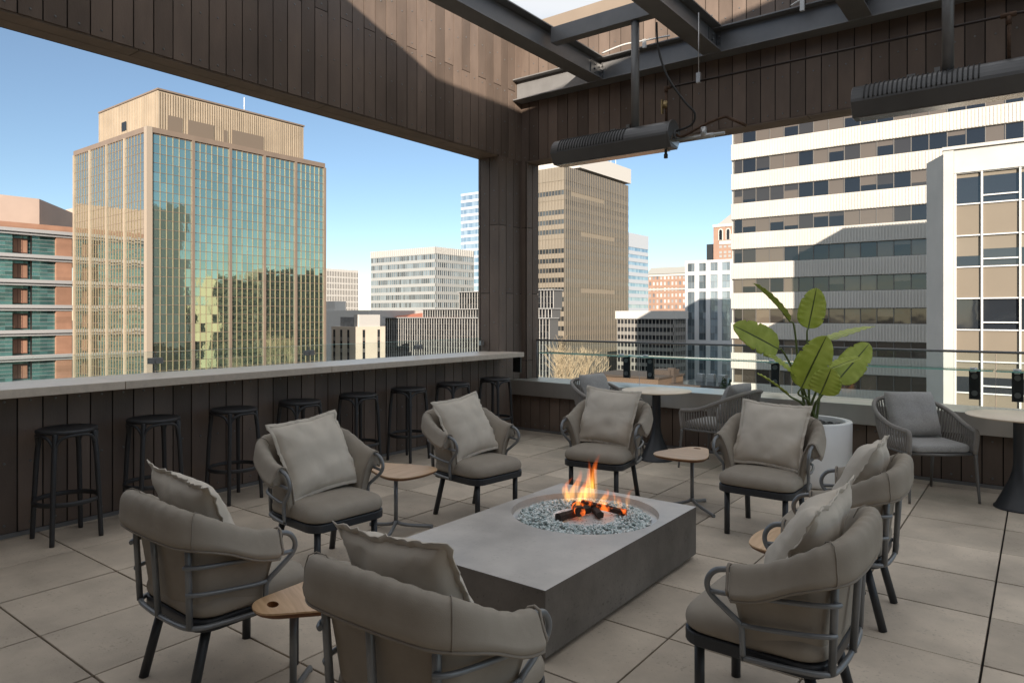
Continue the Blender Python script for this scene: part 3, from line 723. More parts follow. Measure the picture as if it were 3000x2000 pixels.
for i, (x, y, a, lab, pl) in enumerate(RC):
    o = pr if i == 0 else dup(pr)
    o.location = (x, y, 0); o.rotation_euler = (0, 0, R(a)); o['label'] = lab; o['group'] = 'rope armchairs by the railing'
    c = pillow_mesh(60+i, .215, .20, .075, 0, wr=.5, pinch=.0, soft=4.5).build('back_cushion', M['gfabric'])
    c.matrix_world = Matrix.Translation((x, y, 0)) @ Matrix.Rotation(R(a+180), 4, 'Z') @ Matrix.Translation((0, .165, .675)) @ Matrix.Rotation(R(68), 4, 'X')
    c.name = 'back_cushion'; tag(c, pl, 'cushion', 'grey back cushions')
for x, y, lab in ((-3.277, 6.851, 'round pedestal table with pale top between two rope armchairs'), (-.13, 6.88, 'round pedestal table cut by the right edge of the photo')):
    t = thing('pedestal_table', lab, 'table', (x, y, 0), 0, 'round pedestal tables by the railing')
    m = MB(); m.lathe([(.001, .722), (.30, .722), (.365, .732), (.37, .738), (.366, .742), (.001, .742)], 56); m.build('tabletop', M['ttop'], t)
    m = MB(); m.lathe([(.03, .722), (.055, .715), (.045, .68), (.045, .36), (.052, .30), (.075, .22), (.165, .022), (.178, .012), (.178, 0)], 40); m.build('pedestal', M['dark'], t)

# ------------------------------------------------------------------ fire table
FX0, FX1, FY0, FY1, FZ = -2.77, -1.745, 2.53, 4.225, .328
fc, fr_ = V((-2.255, 3.70, 0)), .455
t = thing('fire_table', 'long low grey concrete fire table with round burner bowl', 'fire pit', (-2.255, 3.38, 0))
m = MB(); n = 64
circ = [(fc.x+fr_*math.cos(2*math.pi*i/n), fc.y+fr_*math.sin(2*math.pi*i/n)) for i in range(n)]
# top plate with hole: square ring points at the same angles
def onrect(a):
    dx, dy = math.cos(a), math.sin(a); ts = []
    if dx > 1e-9: ts.append((FX1-fc.x)/dx)
    if dx < -1e-9: ts.append((FX0-fc.x)/dx)
    if dy > 1e-9: ts.append((FY1-fc.y)/dy)
    if dy < -1e-9: ts.append((FY0-fc.y)/dy)
    k = min(ts); return (fc.x+dx*k, fc.y+dy*k)
angs = [2*math.pi*i/n for i in range(n)]
for cx_, cy_ in ((FX0, FY0), (FX1, FY0), (FX1, FY1), (FX0, FY1)): angs.append(math.atan2(cy_-fc.y, cx_-fc.x) % (2*math.pi))
angs = sorted(set(round(a, 6) for a in angs)); na = len(angs)
ci = [(fc.x+fr_*math.cos(a), fc.y+fr_*math.sin(a)) for a in angs]; ro = [onrect(a) for a in angs]
cl = [(fc.x+(fr_-.008)*math.cos(a), fc.y+(fr_-.008)*math.sin(a)) for a in angs]
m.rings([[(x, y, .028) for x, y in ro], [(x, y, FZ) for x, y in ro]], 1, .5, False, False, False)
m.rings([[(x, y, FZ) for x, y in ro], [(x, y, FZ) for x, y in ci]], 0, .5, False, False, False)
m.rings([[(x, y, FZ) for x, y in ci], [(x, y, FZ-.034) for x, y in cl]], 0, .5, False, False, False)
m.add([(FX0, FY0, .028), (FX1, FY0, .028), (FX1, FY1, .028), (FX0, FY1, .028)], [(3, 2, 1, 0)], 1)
m.build('body', [M['concrete'], M['concshade']], t, world=True, bevel=.004)
m = MB()
for x in (FX0+.12, FX1-.12):
    for y in (FY0+.25, FY1-.25): m.box(x-.05, x+.05, y-.05, y+.05, 0, .03)
m.build('feet', M['blackmetal'], t, world=True)
m = MB(); m.lathe([(fr_-.001, .296), (fr_-.01, .294), (fr_-.05, .292), (.001, .290)], 64, (fc.x, fc.y, 0)); m.build('pan', M['pan'], t, world=True)
m = MB(); m.lathe([(.205, .297), (.20, .312), (.19, .314), (.185, .308), (.001, .307)], 48, (fc.x+.03, fc.y-.05, 0))
for i in range(90):
    a, r = random.uniform(0, 6.28), .16*math.sqrt(random.random())+.01
    m.lathe([(.0001, .3085), (.004, .3085)], 5, (fc.x+.03+r*math.cos(a), fc.y-.05+r*math.sin(a), 0), 1)
m.build('burner', [M['burner'], M['blackmetal']], t, world=True)
# fire glass
def glassbead():
    m = bpy.data.materials.new('fire_glass'); m.use_nodes = True; t = m.node_tree; N = t.nodes; L = t.links; p = N['Principled BSDF']
    a = N.new('ShaderNodeAttribute'); a.attribute_name = 'rnd'; r = N.new('ShaderNodeValToRGB'); L.new(a.outputs['Fac'], r.inputs[0])
    e = r.color_ramp.elements; e[0].color = (.42, .54, .54, 1); e[1].color = (.98, 1, .99, 1); r.color_ramp.elements.new(.45).color = (.78, .89, .88, 1)
    L.new(r.outputs[0], p.inputs['Base Color']); p.inputs['Roughness'].default_value = .06; p.inputs['Coat Weight'].default_value = 1; p.inputs['Transmission Weight'].default_value = .25; p.inputs['Specular IOR Level'].default_value = .8
    return m
m = MB()
ico = [(0, 0, 1), (.894, 0, .447), (.276, .851, .447), (-.724, .526, .447), (-.724, -.526, .447), (.276, -.851, .447), (.724, .526, -.447), (-.276, .851, -.447), (-.894, 0, -.447), (-.276, -.851, -.447), (.724, -.526, -.447), (0, 0, -1)]
icf = [(0,1,2),(0,2,3),(0,3,4),(0,4,5),(0,5,1),(1,6,2),(2,7,3),(3,8,4),(4,9,5),(5,10,1),(6,7,2),(7,8,3),(8,9,4),(9,10,5),(10,6,1),(11,7,6),(11,8,7),(11,9,8),(11,10,9),(11,6,10)]
for i in range(2600):
    a = random.uniform(0, 2*math.pi); r = math.sqrt(random.uniform(.17**2, .40**2))
    r += random.gauss(0, .008)
    hgt = .030*max(0, 1-((r-.29)/.125)**2)
    p = V((fc.x+.015+r*math.cos(a), fc.y-.03+r*math.sin(a),   .294+hgt*random.random()+.005))
    if (p-V((fc.x+.03, fc.y-.05, p.z))).length < .185 or (p-V((fc.x, fc.y, p.z))).length > .437: continue
    q = Matrix.Rotation(random.uniform(0, 6.28), 3, V((random.gauss(0, 1), random.gauss(0, 1), random.gauss(0, 1))).normalized())
    sc = random.uniform(.008, .0135)
    m.add([p+q @ V((x*sc, y*sc, z*sc*.6)) for x, y, z in ico], icf, 0, random.random(), random.random() < .5)
tag(m.build('fire_glass', glassbead()), 'clear crushed fire glass ring in the fire bowl', 'fire glass', kind='stuff')
# logs
char = mat('char', (.035, .02, .014), .8, var=.5, vs=25, bump=.6, bs=40, stretch=(1, 6, 6), dist=.01)
def log(a, b, w_, h_, label, glow=0):
    a, b = V(a), V(b); d = (b-a).normalized(); sd = d.cross(V((0, 0, 1))).normalized(); up = sd.cross(d); n = 14; loops = []
    for i in range(n+1):
        p = a.lerp(b, i/n); l = []
        for j in range(10):
            q = 2*math.pi*j/10
            k = 1+.22*noise.noise(V((i*.35, math.cos(q)*1.5, math.sin(q)*1.5+a.x*9)))
            cx, sx = math.cos(q), math.sin(q)
            sq = 1/max(abs(cx), abs(sx))**.6
            l.append(p+sd*(w_*cx*k*sq)+up*(h_*sx*k*sq))
        loops.append(l)
    m = MB(); m.rings(loops, smooth=False); o = m.build('log', char if not glow else glow); tag(o, label, 'log', 'charred logs in the fire'); return o
def ember_mat():
    m = mat('ember', (.05, .02, .012), .8, var=.5, vs=30, bump=.6, bs=40, stretch=(1, 6, 6)); N = m.node_tree.nodes; L = m.node_tree.links; p = N['Principled BSDF']
    n = N.new('ShaderNodeTexNoise'); n.inputs['Scale'].default_value = 22; tc = N.new('ShaderNodeTexCoord'); L.new(tc.outputs['Object'], n.inputs['Vector'])
    mr = N.new('ShaderNodeMapRange'); L.new(n.outputs['Fac'], mr.inputs[0]); mr.inputs[1].default_value = .48; mr.inputs[2].default_value = .68; mr.inputs[4].default_value = .8
    p.inputs['Emission Color'].default_value = (1, .16, .02, 1); L.new(mr.outputs[0], p.inputs['Emission Strength']); return m
EM = ember_mat()
log((-2.30, 3.47, .334), (-2.24, 3.72, .341), .026, .024, 'charred log lying lowest, its sawn end towards us')
log((-2.33, 3.72, .348), (-2.20, 3.56, .366), .030, .028, 'blackened log standing across the pile, steepest one', EM)
log((-2.30, 3.74, .368), (-2.02, 3.80, .338), .020, .018, 'glowing orange log on the right of the pile', EM)
log((-2.30, 3.84, .334), (-2.12, 3.66, .336), .022, .020, 'charred log at the back of the pile, mostly hidden')
# flames
def flame_mat():
    m = bpy.data.materials.new('flame'); m.use_nodes = True; t = m.node_tree; N = t.nodes; L = t.links; N.remove(N['Principled BSDF'])
    tc = N.new('ShaderNodeTexCoord'); sp = N.new('ShaderNodeSeparateXYZ'); L.new(tc.outputs['Generated'], sp.inputs[0])
    mp = N.new('ShaderNodeMapping'); mp.inputs['Scale'].default_value = (38, 38, 7); L.new(tc.outputs['Object'], mp.inputs[0])
    nz = N.new('ShaderNodeTexNoise'); nz.inputs['Scale'].default_value = 1; nz.inputs['Detail'].default_value = 3; nz.inputs['Distortion'].default_value = .8; L.new(mp.outputs[0], nz.inputs['Vector'])
    mr = N.new('ShaderNodeMapRange'); L.new(nz.outputs['Fac'], mr.inputs[0]); mr.inputs[1].default_value = .36; mr.inputs[2].default_value = .66
    rc = N.new('ShaderNodeValToRGB'); L.new(sp.outputs[2], rc.inputs[0])
    e = rc.color_ramp.elements; e[0].position = 0; e[0].color = (1, .45, .10, 1); e[1].position = 1; e[1].color = (1, .09, .01, 1); rc.color_ramp.elements.new(.4).color = (1, .42, .07, 1); rc.color_ramp.elements.new(.7).color = (1, .19, .02, 1)
    rs = N.new('ShaderNodeValToRGB'); L.new(sp.outputs[2], rs.inputs[0])
    e = rs.color_ramp.elements; e[0].position = 0; e[0].color = (.1, .1, .1, 1); e[1].position = 1; e[1].color = (.25, .25, .25, 1); rs.color_ramp.elements.new(.2).color = (.8, .8, .8, 1); rs.color_ramp.elements.new(.55).color = (1, 1, 1, 1)
    mu = N.new('ShaderNodeMath'); mu.operation = 'MULTIPLY'; L.new(mr.outputs[0], mu.inputs[0]); L.new(rs.outputs[0], mu.inputs[1])
    m2 = N.new('ShaderNodeMath'); m2.operation = 'MULTIPLY'; L.new(mu.outputs[0], m2.inputs[0]); m2.inputs[1].default_value = 20
    em = N.new('ShaderNodeEmission'); L.new(rc.outputs[0], em.inputs[0]); L.new(m2.outputs[0], em.inputs[1])
    L.new(em.outputs[0], N['Material Output'].inputs['Volume']); return m
FM = flame_mat()
ft = thing('fire', 'orange flames rising from the logs in the fire bowl', 'fire', (fc.x, fc.y, .29))
for x, y, z0, hh, rr, seed in ((-2.50, 3.88, .29, .20, .030, 1), (-2.46, 3.90, .29, .25, .034, 2), (-2.37, 3.92, .29, .33, .036, 3), (-2.33, 3.93, .29, .37, .034, 4), (-2.41, 3.91, .29, .20, .045, 5),
                               (-2.20, 3.98, .29, .13, .022, 6), (-2.24, 3.62, .30, .19, .022, 7), (-2.16, 3.78, .33, .10, .02, 8), (-2.08, 3.80, .33, .11, .02, 9), (-2.03, 3.84, .33, .17, .016, 10), (-2.27, 3.94, .29, .15, .03, 11)):
    m = MB(); loops = []; n = 18
    for i in range(n+1):
        q = i/n; r = rr*(math.sin(min(1, q*1.9+.12)*math.pi/2))*(1-q)**.75*1.25+.0008
        ox = .030*q*math.sin(q*5+seed*2.1)+.035*q*q; oy = .02*q*math.cos(q*4+seed)
        loops.append([(x+ox+r*math.cos(2*math.pi*j/10)*(1+.35*math.sin(seed+q*7+j*2)), y+oy+r*.8*math.sin(2*math.pi*j/10), z0+hh*q) for j in range(10)])
    m.rings(loops); m.build('flame', FM, ft, world=True)

# ------------------------------------------------------------------ planter and plant
pc = V((-1.70, 6.778, 0))
t = thing('planter', 'large round white planter pot behind a lounge chair', 'planter', pc)
m = MB(); m.lathe([(.001, .0), (.26, 0), (.30, .012), (.325, .05), (.345, .15), (.355, .30), (.358, .575), (.354, .582), (.304, .582), (.300, .575), (.300, .52)], 64); m.build('pot', M['pot'], t)
m = MB(); m.lathe([(.001, .50), (.316, .50)], 32); m.build('soil', M['stone'], t)
m = MB()
for i in range(260):
    a, r = random.uniform(0, 6.28), .30*math.sqrt(random.random()); p = V((pc.x+r*math.cos(a), pc.y+r*math.sin(a), .505+random.random()*.03)); sc = random.uniform(.018, .034)
    q = Matrix.Rotation(random.uniform(0, 6.28), 3, 'Z')
    m.add([p+q @ V((x*sc*1.2, y*sc, z*sc*.6)) for x, y, z in ico], icf, 0, random.random(), True)
tag(m.build('pebbles', M['stone']), 'black pebbles covering the soil in the white planter', 'pebbles', kind='stuff')
plant = thing('potted_plant', 'tall bird of paradise plant with broad green leaves in white planter', 'plant', pc+V((0, 0, .52)))
def leaf(base, tip, width, face, bend=.05, fold=.25, seed=0, slit=1):
    """base, tip: world points; face: rough direction the blade looks to"""
    rnd = random.Random(seed); ax = tip-base; Ln = ax.length; d = ax.normalized(); face = V(face)
    nn = (face-d*face.dot(d)).normalized(); sd = d.cross(nn).normalized(); n, k = 36, 6
    slits = {('L', rnd.randrange(8, 30)) for _ in range(slit)} | {('R', rnd.randrange(8, 30)) for _ in range(slit)}
    me_v = []; fs = []; uv = []
    for i in range(n+1):
        q = i/n
        wv = width/2*(math.sin(math.pi*min(1, q*.93+.07)**.80))**.62 if q < .999 else .002
        wv = width/2*max(.004, (1-(1-min(1, q/.30))**2.2)**.5 * (1-max(0, (q-.42)/.58)**2.1)**.62 if q < 1 else .01)
        wv *= 1+.035*noise.noise(V((q*14, seed*3.1, 0)))
        c = base+d*(Ln*q)+nn*(-bend*Ln*(q-.1)**2+0)
        for j in range(-k, k+1):
            u = j/k
            side = 'L' if j < 0 else 'R'; cut = 1.0
            if j and (side, i) in slits: cut = .80
            lift = fold*abs(u)*wv*(1-.45*abs(u))+.004*math.sin(q*46+u*2)*abs(u)**2
            me_v.append(c+sd*(u*wv*cut)+nn*lift); uv.append((u, q))
    W = 2*k+1
    for i in range(n):
        for j in range(2*k):
            a = i*W+j; fs.append((a, a+1, a+W+1, a+W))
    me = bpy.data.meshes.new('leaf'); lo = plant.location
    me.from_pydata([tuple(p-lo) for p in me_v], [], fs); me.materials.append(M['leaf'])
    for p in me.polygons: p.use_smooth = True
    ul = me.uv_layers.new(name='UVMap')
    for l in me.loops: ul.data[l.index].uv = uv[l.vertex_index]
    o = bpy.data.objects.new('leaf', me); C.objects.link(o); o.parent = plant
    so = o.modifiers.new('solid', 'SOLIDIFY'); so.thickness = .0015
    return o
def Z8(x, y, d): return at(2100+x/2.24, 500+y/2.24, d)
root = pc+V((0, 0, .5))
toC = -FWD*.8+V((0, 0, .6))
LV = [  # base px, tip px (zoomed region), base depth, tip depth, width, facing
    ((480, 990), (262, 722), 6.35, 6.45, .26, RGT*.9+V((0, 0, .42))-FWD*.16, .10, .35),
    ((600, 1035), (655, 768), 6.5, 6.55, .24, toC-RGT*.2, .02, .2),
    ((405, 1170), (120, 1012), 6.3, 6.1, .27, -FWD*.95+V((0, 0, .25))+RGT*.15, .06, .22),
    ((728, 1118), (1027, 1000), 6.55, 6.75, .24, V((0, 0, 1))+FWD*.02, .07, .3),
    ((555, 1425), (718, 1080), 6.15, 6.1, .30, toC-RGT*.35, .06, .25),
    ((785, 1385), (1010, 1128), 6.4, 6.55, .26, toC+RGT*.3, .05, .25),
    ((745, 1300), (945, 1210), 6.25, 6.3, .15, V((0, 0, 1))-FWD*.30-RGT*.2, .08, .45),
    ((515, 1345), (345, 1205), 6.2, 6.1, .15, V((0, 0, .8))-FWD*.5+RGT*.5, .05, .45),
    ((465, 1467), (272, 1320), 6.1, 5.95, .12, V((0, 0, .9))-FWD*.25+RGT*.3, .05, .5),
    ((680, 1465), (755, 1300), 6.05, 5.98, .265, toC+RGT*.1, .10, .2),
]
for i, (b, tp, db, dt, wd, fc_, bd, fo) in enumerate(LV):
    B, T = Z8(*b, db), Z8(*tp, dt)
    leaf(B, T, wd, fc_, bd, fo, seed=i+5, slit=2 if i in (2, 4, 5) else 1)
    r0 = root+V((random.uniform(-.09, .09), random.uniform(-.07, .07), 0))
    d = (T-B).normalized()
    m = MB(); pts = catmull([r0, r0.lerp(B, .5)+V((0, 0, .06)), B-d*.06, B, B+d*.1-V(fc_).normalized()*.003], 6)
    m.tube(pts, [.013-.008*q/(len(pts)-1) for q in range(len(pts))], 8); m.build('stem', M['stem'], plant, world=True)

# ------------------------------------------------------------------ the city
GZ = -28.0
g = MB(); g.add([(-4000, -4000, GZ), (4000, -4000, GZ), (4000, 4000, GZ), (-4000, 4000, GZ)], [(0, 1, 2, 3)])
tag(g.build('ground', mat('ground', (.06, .048, .032), .9, var=.5, vs=.02, detail=8)), kind='structure')
class Fc:      # a facade plane: F = front (looks to -Y), S = side (looks to +X)
    def __init__(s, kind, x, y): s.k, s.x, s.y = kind, x, y
    def box(s, m, u0, u1, v0, v1, w0, w1, mt=0, rnd=None):
        if s.k == 'F': m.box(s.x+u0, s.x+u1, s.y-w0, s.y-w1, v0, v1, mt, rnd)
        else: m.box(s.x+w0, s.x+w1, s.y+u0, s.y+u1, v0, v1, mt, rnd)
    def quad(s, m, u0, u1, v0, v1, w=0, mt=0, rnd=None, tilt=0):
        a, b = random.uniform(-tilt, tilt), random.uniform(-tilt, tilt)
        pts = []
        for u, v, e in ((u0, v0, -a-b), (u1, v0, a-b), (u1, v1, a+b), (u0, v1, -a+b)):
            pts.append((s.x+u, s.y-w-e, v) if s.k == 'F' else (s.x+w+e, s.y+u, v))
        m.add(pts, [(0, 1, 2, 3)], mt, rnd)
def refl_glass(name, col, rough=.03, metal=.9, bump=0, bs=.6, col2=None, rv=0, dist=.1):
    m = mat(name, col, rough, metal=metal, bump=bump, bs=bs, col2=col2, rv=rv, dist=dist, world=True); return m
def bldg(label, x, y, name='office_building', cat='building', group='city buildings beyond the terrace'):
    return thing(name, label, cat, (x, y, GZ), 0, group)
EPS = .02

# --- glass tower
M['tan'] = mat('tan', (.40, .325, .24), .5, metal=.1, var=.12, vs=.2, rv=.1)
M['brown'] = mat('brown', (.20, .15, .115), .5, var=.1, vs=.3)
M['goldm'] = mat('goldm', (.34, .265, .165), .4, metal=.3)
M['tglass'] = refl_glass('tglass', (.50, .64, .53), .02, .95, rv=.10, bump=.07, bs=.55, dist=.12)
M['lglass'] = refl_glass('lglass', (.64, .66, .59), .02, .95, bump=.06, bs=.5, dist=.12)
X2, X1, Y1, Y2, ZT = -181., -144.6, 67., 111.2, 40.
t = bldg('teal mirrored glass tower with golden mullions and tan louvred penthouse', -160, 90, 'glass_tower')
m = MB(); m.box(X2+.6, X1-.6, Y1+.6, Y2, GZ, ZT-.2, 0); m.box(X2, X1, Y1, Y2, ZT-1.1, ZT, 0); m.build('wall', M['brown'], t, world=True)
fS, fF = Fc('S', X1, Y1), Fc('F', X2, Y1)
rows = []; z = ZT-1.3
while z > GZ: rows.append(z); z -= 1.95
bay = (Y2-Y1-1.2)/5
for b in range(5):
    m = MB(); u0 = 1.2+b*bay+.3; pw = (bay-.6)/6
    for i in range(6):
        for za, zb in zip(rows[1:], rows[:-1]):
            fS.quad(m, u0+i*pw, u0+(i+1)*pw, za, zb, -.35, 0, None, .006)
    m.build('glass_bay', M['tglass'], t, world=True)
    m = MB()
    for i in range(1, 6): fS.box(m, u0+i*pw-.045, u0+i*pw+.045, GZ, ZT-1.1, -.34, -.2)
    m.build('mullion', M['goldm'], t, world=True)
    m = MB()
    for za in rows: fS.box(m, u0, u0+bay-.6, za-.05, za+.05, -.34, -.27)
    m.build('transom', M['brown'], t, world=True)
    m = MB(); fS.box(m, 1.2+(b+1)*bay-.3, 1.2+(b+1)*bay+.3, GZ, ZT-1.1, -.5, .05); m.build('pier', mat_pier if 'mat_pier' in globals() else M['brown'], t, world=True)
m = MB(); m.box(X1-1.2, X1+.06, Y1-.06, Y1+1.1, GZ, ZT-.02, 0); m.build('corner_pier', mat('cpier', (.34, .28, .22), .5), t, world=True)
bay = (X1-X2-1.6)/4
for b in range(4):
    m = MB(); u0 = .4+b*bay+.3; pw = (bay-.6)/6
    for i in range(6):
        for za, zb in zip(rows[1:], rows[:-1]):
            fF.quad(m, u0+i*pw, u0+(i+1)*pw, za, zb, -.05, 0, None, .006)
    m.build('glass_bay', M['lglass'], t, world=True)
    m = MB()
    for i in range(1, 6): fF.box(m, u0+i*pw-.05, u0+i*pw+.05, GZ, ZT-1.1, -.04, .05)
    m.build('mullion', M['goldm'], t, world=True)
    m = MB()
    for za in rows: fF.box(m, u0, u0+bay-.6, za-.04, za+.04, -.04, .0)
    m.build('transom', M['brown'], t, world=True)
    m = MB(); fF.box(m, .4+b*bay-.3, .4+b*bay+.3, GZ, ZT-1.1, -.5, .2); m.build('pier', M['tan'], t, world=True)
# penthouse: ribbed tan metal
px0, px1, py0, py1, pz = -176., -147.5, 70.6, 106.8, 48.8
m = MB(); m.box(px0, px1, py0, py1, ZT-.3, pz); 
y = py0
while y < py1-.3: m.box(px1, px1+.25, y, y+.28, ZT, pz-.3, 0); y += .55
x = px0
while x < px1-.3: m.box(x, x+.4, py0-.1, py0, ZT, pz-.3, 0); x += .8
ph = m.build('penthouse', M['tan'], t, world=True)
m = MB(); m.box(px0-.1, px1+.35, py0-.2, py1+.1, pz, pz+.35); m.build('parapet', M['brown'], ph).location = -t.location
for ya, yb, zz in ((72.6, 75.6, 43.9), (76.9, 82.8, 43.9), (85.2, 86.0, 43.4), (87.2, 95.2, 43.9)):
    m = MB(); m.box(px1+.26, px1+.34, ya, yb, ZT, zz); m.build('louver', mat('louv', (.16, .125, .095), .6), ph).location = -t.location
m = MB(); m.box(px0+12.0, px0+14.2, py0-.16, py0-.11, 42.6, 44.6); m.build('vent', M['blackmetal'], ph).location = -t.location
m = MB(); m.tube([(-150, 92, pz), (-150, 92, pz+4.2)], .12, 6); m.build('antenna', M['white'], ph).location = -t.location

# --- teal and brick civic building at far left
M['bglass'] = refl_glass('bglass', (.10, .22, .22), .06, .5, bump=.05, bs=.5, rv=.35)
M['brickr'] = mat('brickr', (.30, .165, .11), .8, var=.12, vs=.4, rv=.14)
M['beige'] = mat('beige', (.48, .37, .31), .8, var=.06, vs=.2)
M['slabw'] = mat('slabw', (.35, .35, .36), .5)
t = bldg('brick and teal glass building with white floor slabs at far left', -195, 45, 'civic_building')
XC = -190.; fl_h = 5.95; zt = 1.55+(922-667)/F*159
m = MB(); m.box(XC-40, XC-2.6, 15, 71, GZ, zt+.2); m.build('wall', M['beige'], t, world=True)
f = Fc('S', XC, 15.); WF = mat('wf', (.16, .075, .055), .7)
for i in range(7):
    za = zt-i*fl_h
    m = MB(); f.box(m, 0, 55.6, za-.55, za+.25, -2.6, .9); f.box(m, 0, 55.3, za-1.15, za-.55, -2.6, .3); m.build('floor_slab', M['slabw'], t, world=True)
    if i < 6:
        for ua, ub, dep in ((20, 42.7, -.5), (42.7, 46.8, -2.2), (46.8, 51.6, -.9)):
            m = MB(); n = round((ub-ua)/1.4); c = (ub-ua)/n
            for k in range(n):
                for q in range(5): f.quad(m, ua+k*c, ua+(k+1)*c, za-fl_h+.25+q*.92, za-fl_h+.25+(q+1)*.92, dep, 0, None, .012)
            for q in range(1, 5): f.box(m, ua, ub, za-fl_h+.22+q*.92, za-fl_h+.28+q*.92, dep, dep+.12, 1)
            m.build('window_band', [M['bglass'], M['slabw']], t, world=True)
        m = MB()
        for q in range(6): f.box(m, 51.6, 55, za-fl_h+.26+q*.78, za-fl_h+.26+(q+1)*.78, -2.4, 0)
        m.build('brick_panel', M['brickr'], t, world=True)
        m = MB(); f.box(m, 43.2, 46.2, za-fl_h+.6, za-1.9, -2.19, -1.9, 0)
        for q in range(3): f.box(m, 43.3+q*.98, 44.1+q*.98, za-fl_h+.8, za-2.1, -1.899, -1.88, 1)
        m.build('window_frame', [WF, M['brickr']], t, world=True)
m = MB()
for q in range(3): f.box(m, 0, 55.3, zt+.26+q*.45, zt+.26+(q+1)*.45, -2.6, 0)
m.build('cornice', M['brickr'], t, world=True)
zp = 1.55+(922-583)/F*170.6
m = MB(); m.prism([(-196, 15), (-196, 65), (-216, 80), (-240, 80), (-240, 15)], zt+1.0, zp); m.build('roof_block', M['beige'], t, world=True)
m = MB(); m.box(-262, -226, 88, 110, zt-4, zp+4.5); m.build('roof_block', M['beige'], t, world=True)

# --- white banded tower on the right
M['ribw'] = mat('ribw', (.505, .48, .44), .75, var=.06, vs=.3, rv=.03)
M['frame14'] = mat('frame14', (.13, .12, .11), .5)
def office_glass(name, dark, blind, thr, mid):
    m = bpy.data.materials.new(name); m.use_nodes = True; t = m.node_tree; N = t.nodes; L = t.links; p = N['Principled BSDF']
    a = N.new('ShaderNodeAttribute'); a.attribute_name = 'rnd'; r = N.new('ShaderNodeValToRGB'); r.color_ramp.interpolation = 'CONSTANT'; L.new(a.outputs['Fac'], r.inputs[0])
    e = r.color_ramp.elements; e[0].color = (*dark, 1); e[1].position = thr; e[1].color = (*blind, 1); x = e.new(thr*.55); x.color = (*mid, 1)
    L.new(r.outputs[0], p.inputs['Base Color']); p.inputs['Roughness'].default_value = .04; p.inputs['Metallic'].default_value = 0; p.inputs['Specular IOR Level'].default_value = .9
    n = N.new('ShaderNodeTexNoise'); n.inputs['Scale'].default_value = .35; ge = N.new('ShaderNodeNewGeometry'); L.new(ge.outputs['Position'], n.inputs['Vector'])
    b = N.new('ShaderNodeBump'); b.inputs['Strength'].default_value = .12; b.inputs['Distance'].default_value = .12; L.new(n.outputs['Fac'], b.inputs['Height']); L.new(b.outputs[0], p.inputs['Normal'])
    return m
M['win14'] = office_glass('win14', (.010, .010, .011), (.115, .093, .071), .74, (.035, .030, .025))
t = bldg('white concrete office tower with ribbed bands and dark ribbon windows', -15, 105, 'office_tower')
YF, XL, XR = 90., -32.1, 12.
f = Fc('F', XL, YF); fh = 3.9
m = MB(); m.box(XL+.4, XR, YF+.4, YF+44, GZ, 42, 0); m.build('wall', mat('core14', (.20, .19, .18), .8), t, world=True)
ztop = 1.55+(922-424)/F*91            # top of a white band
k = 0; z = ztop+4*fh
WB = 2.05                              # height of a white band
while z-WB > GZ:
    m = MB(); f.box(m, -.3, XR-XL, z-WB, z, -.4, 0, 0)
    u = -.25
    while u < XR-XL: f.box(m, u, u+.17, z-WB+.05, z-.05, 0, .07, 0, .5); u += .33
    m.build('spandrel', M['ribw'], t, world=True)
    m = MB(); u = .05; wdt = 1.75
    while u < XR-XL-.1:
        w_ = 1.1 if u < .1 else wdt
        f.quad(m, u, u+w_, z-fh, z-WB, -.30, 0, None, .003)
        if random.random() < .35:                # a roller blind drawn part way down behind the pane
            hb = random.uniform(.25, .8)*(fh-WB); f.quad(m, u, u+w_, z-WB-hb, z-WB, -.29, 0, random.choice((.9, .9, .5)), .0)
        u += w_
    m.build('window_band', M['win14'], t, world=True)
    m = MB(); u = .05
    while u < XR-XL-.1:
        w_ = 1.1 if u < .1 else wdt
        f.box(m, u-.04, u+.04, z-fh, z-WB, -.35, -.2); u += w_
    f.box(m, 0, XR-XL, z-WB-.07, z-WB, -.38, -.18); f.box(m, 0, XR-XL, z-fh, z-fh+.07, -.38, -.18)
    m.build('window_frame', M['frame14'], t, world=True)
    z -= fh; k += 1
# shaded left return
m = MB(); m.box(XL-.3, XL+.39, YF+.42, YF+44, GZ, 42); m.build('side_wall', M['ribw'], t, world=True)

# --- white framed building at far right
M['conw'] = mat('conw', (.46, .45, .425), .7, var=.07, vs=.5)
M['win15'] = office_glass('win15', (.02, .024, .03), (.18, .145, .11), .9, (.035, .04, .045))
M['tan15'] = mat('tan15', (.175, .145, .108), .5, var=.04, vs=.5)
t = bldg('white concrete building with tan panels and large windows cut by the right edge', 3, 58, 'office_building')
YF, XL = 51.3, -4.85
d15 = 43.7
def z15(py): return 1.55+(922-py)/F*d15
ztop = z15(437)
m = MB(); m.box(XL+.02, 9, YF+.35, YF+20, GZ, ztop-.3, 0); m.build('wall', mat('core15', (.15, .15, .15), .8), t, world=True)
f = Fc('F', XL, YF)
m = MB(); m.box(-.8, 12, YF+.8, YF+10, ztop-.3, 21.6); m.build('roof_block', M['conw'], t, world=True)  # unseen block added beyond the frame edge to shade the banded tower
m = MB(); f.box(m, 0, .55, GZ, ztop, -.5, .2); m.build('corner_pier', M['conw'], t, world=True)
m = MB(); m.prism([(XL-.001, YF-.19), (XL-.001, YF+12), (XL-1.2, YF+12), (XL-1.2, YF+2.3)], GZ, ztop-.35); m.build('side_wall', M['conw'], t, world=True)
m = MB(); f.box(m, .56, 13, z15(512), ztop-.15, -.5, .1); f.box(m, -.05, 13, ztop-.149, ztop+.05, -.5, .3); m.build('parapet', M['conw'], t, world=True)
us = [.62, 2.0, 3.9, 6.1, 7.5, 9.4, 11.6]; zw = z15(512); fh = 3.9; wv = 1.95
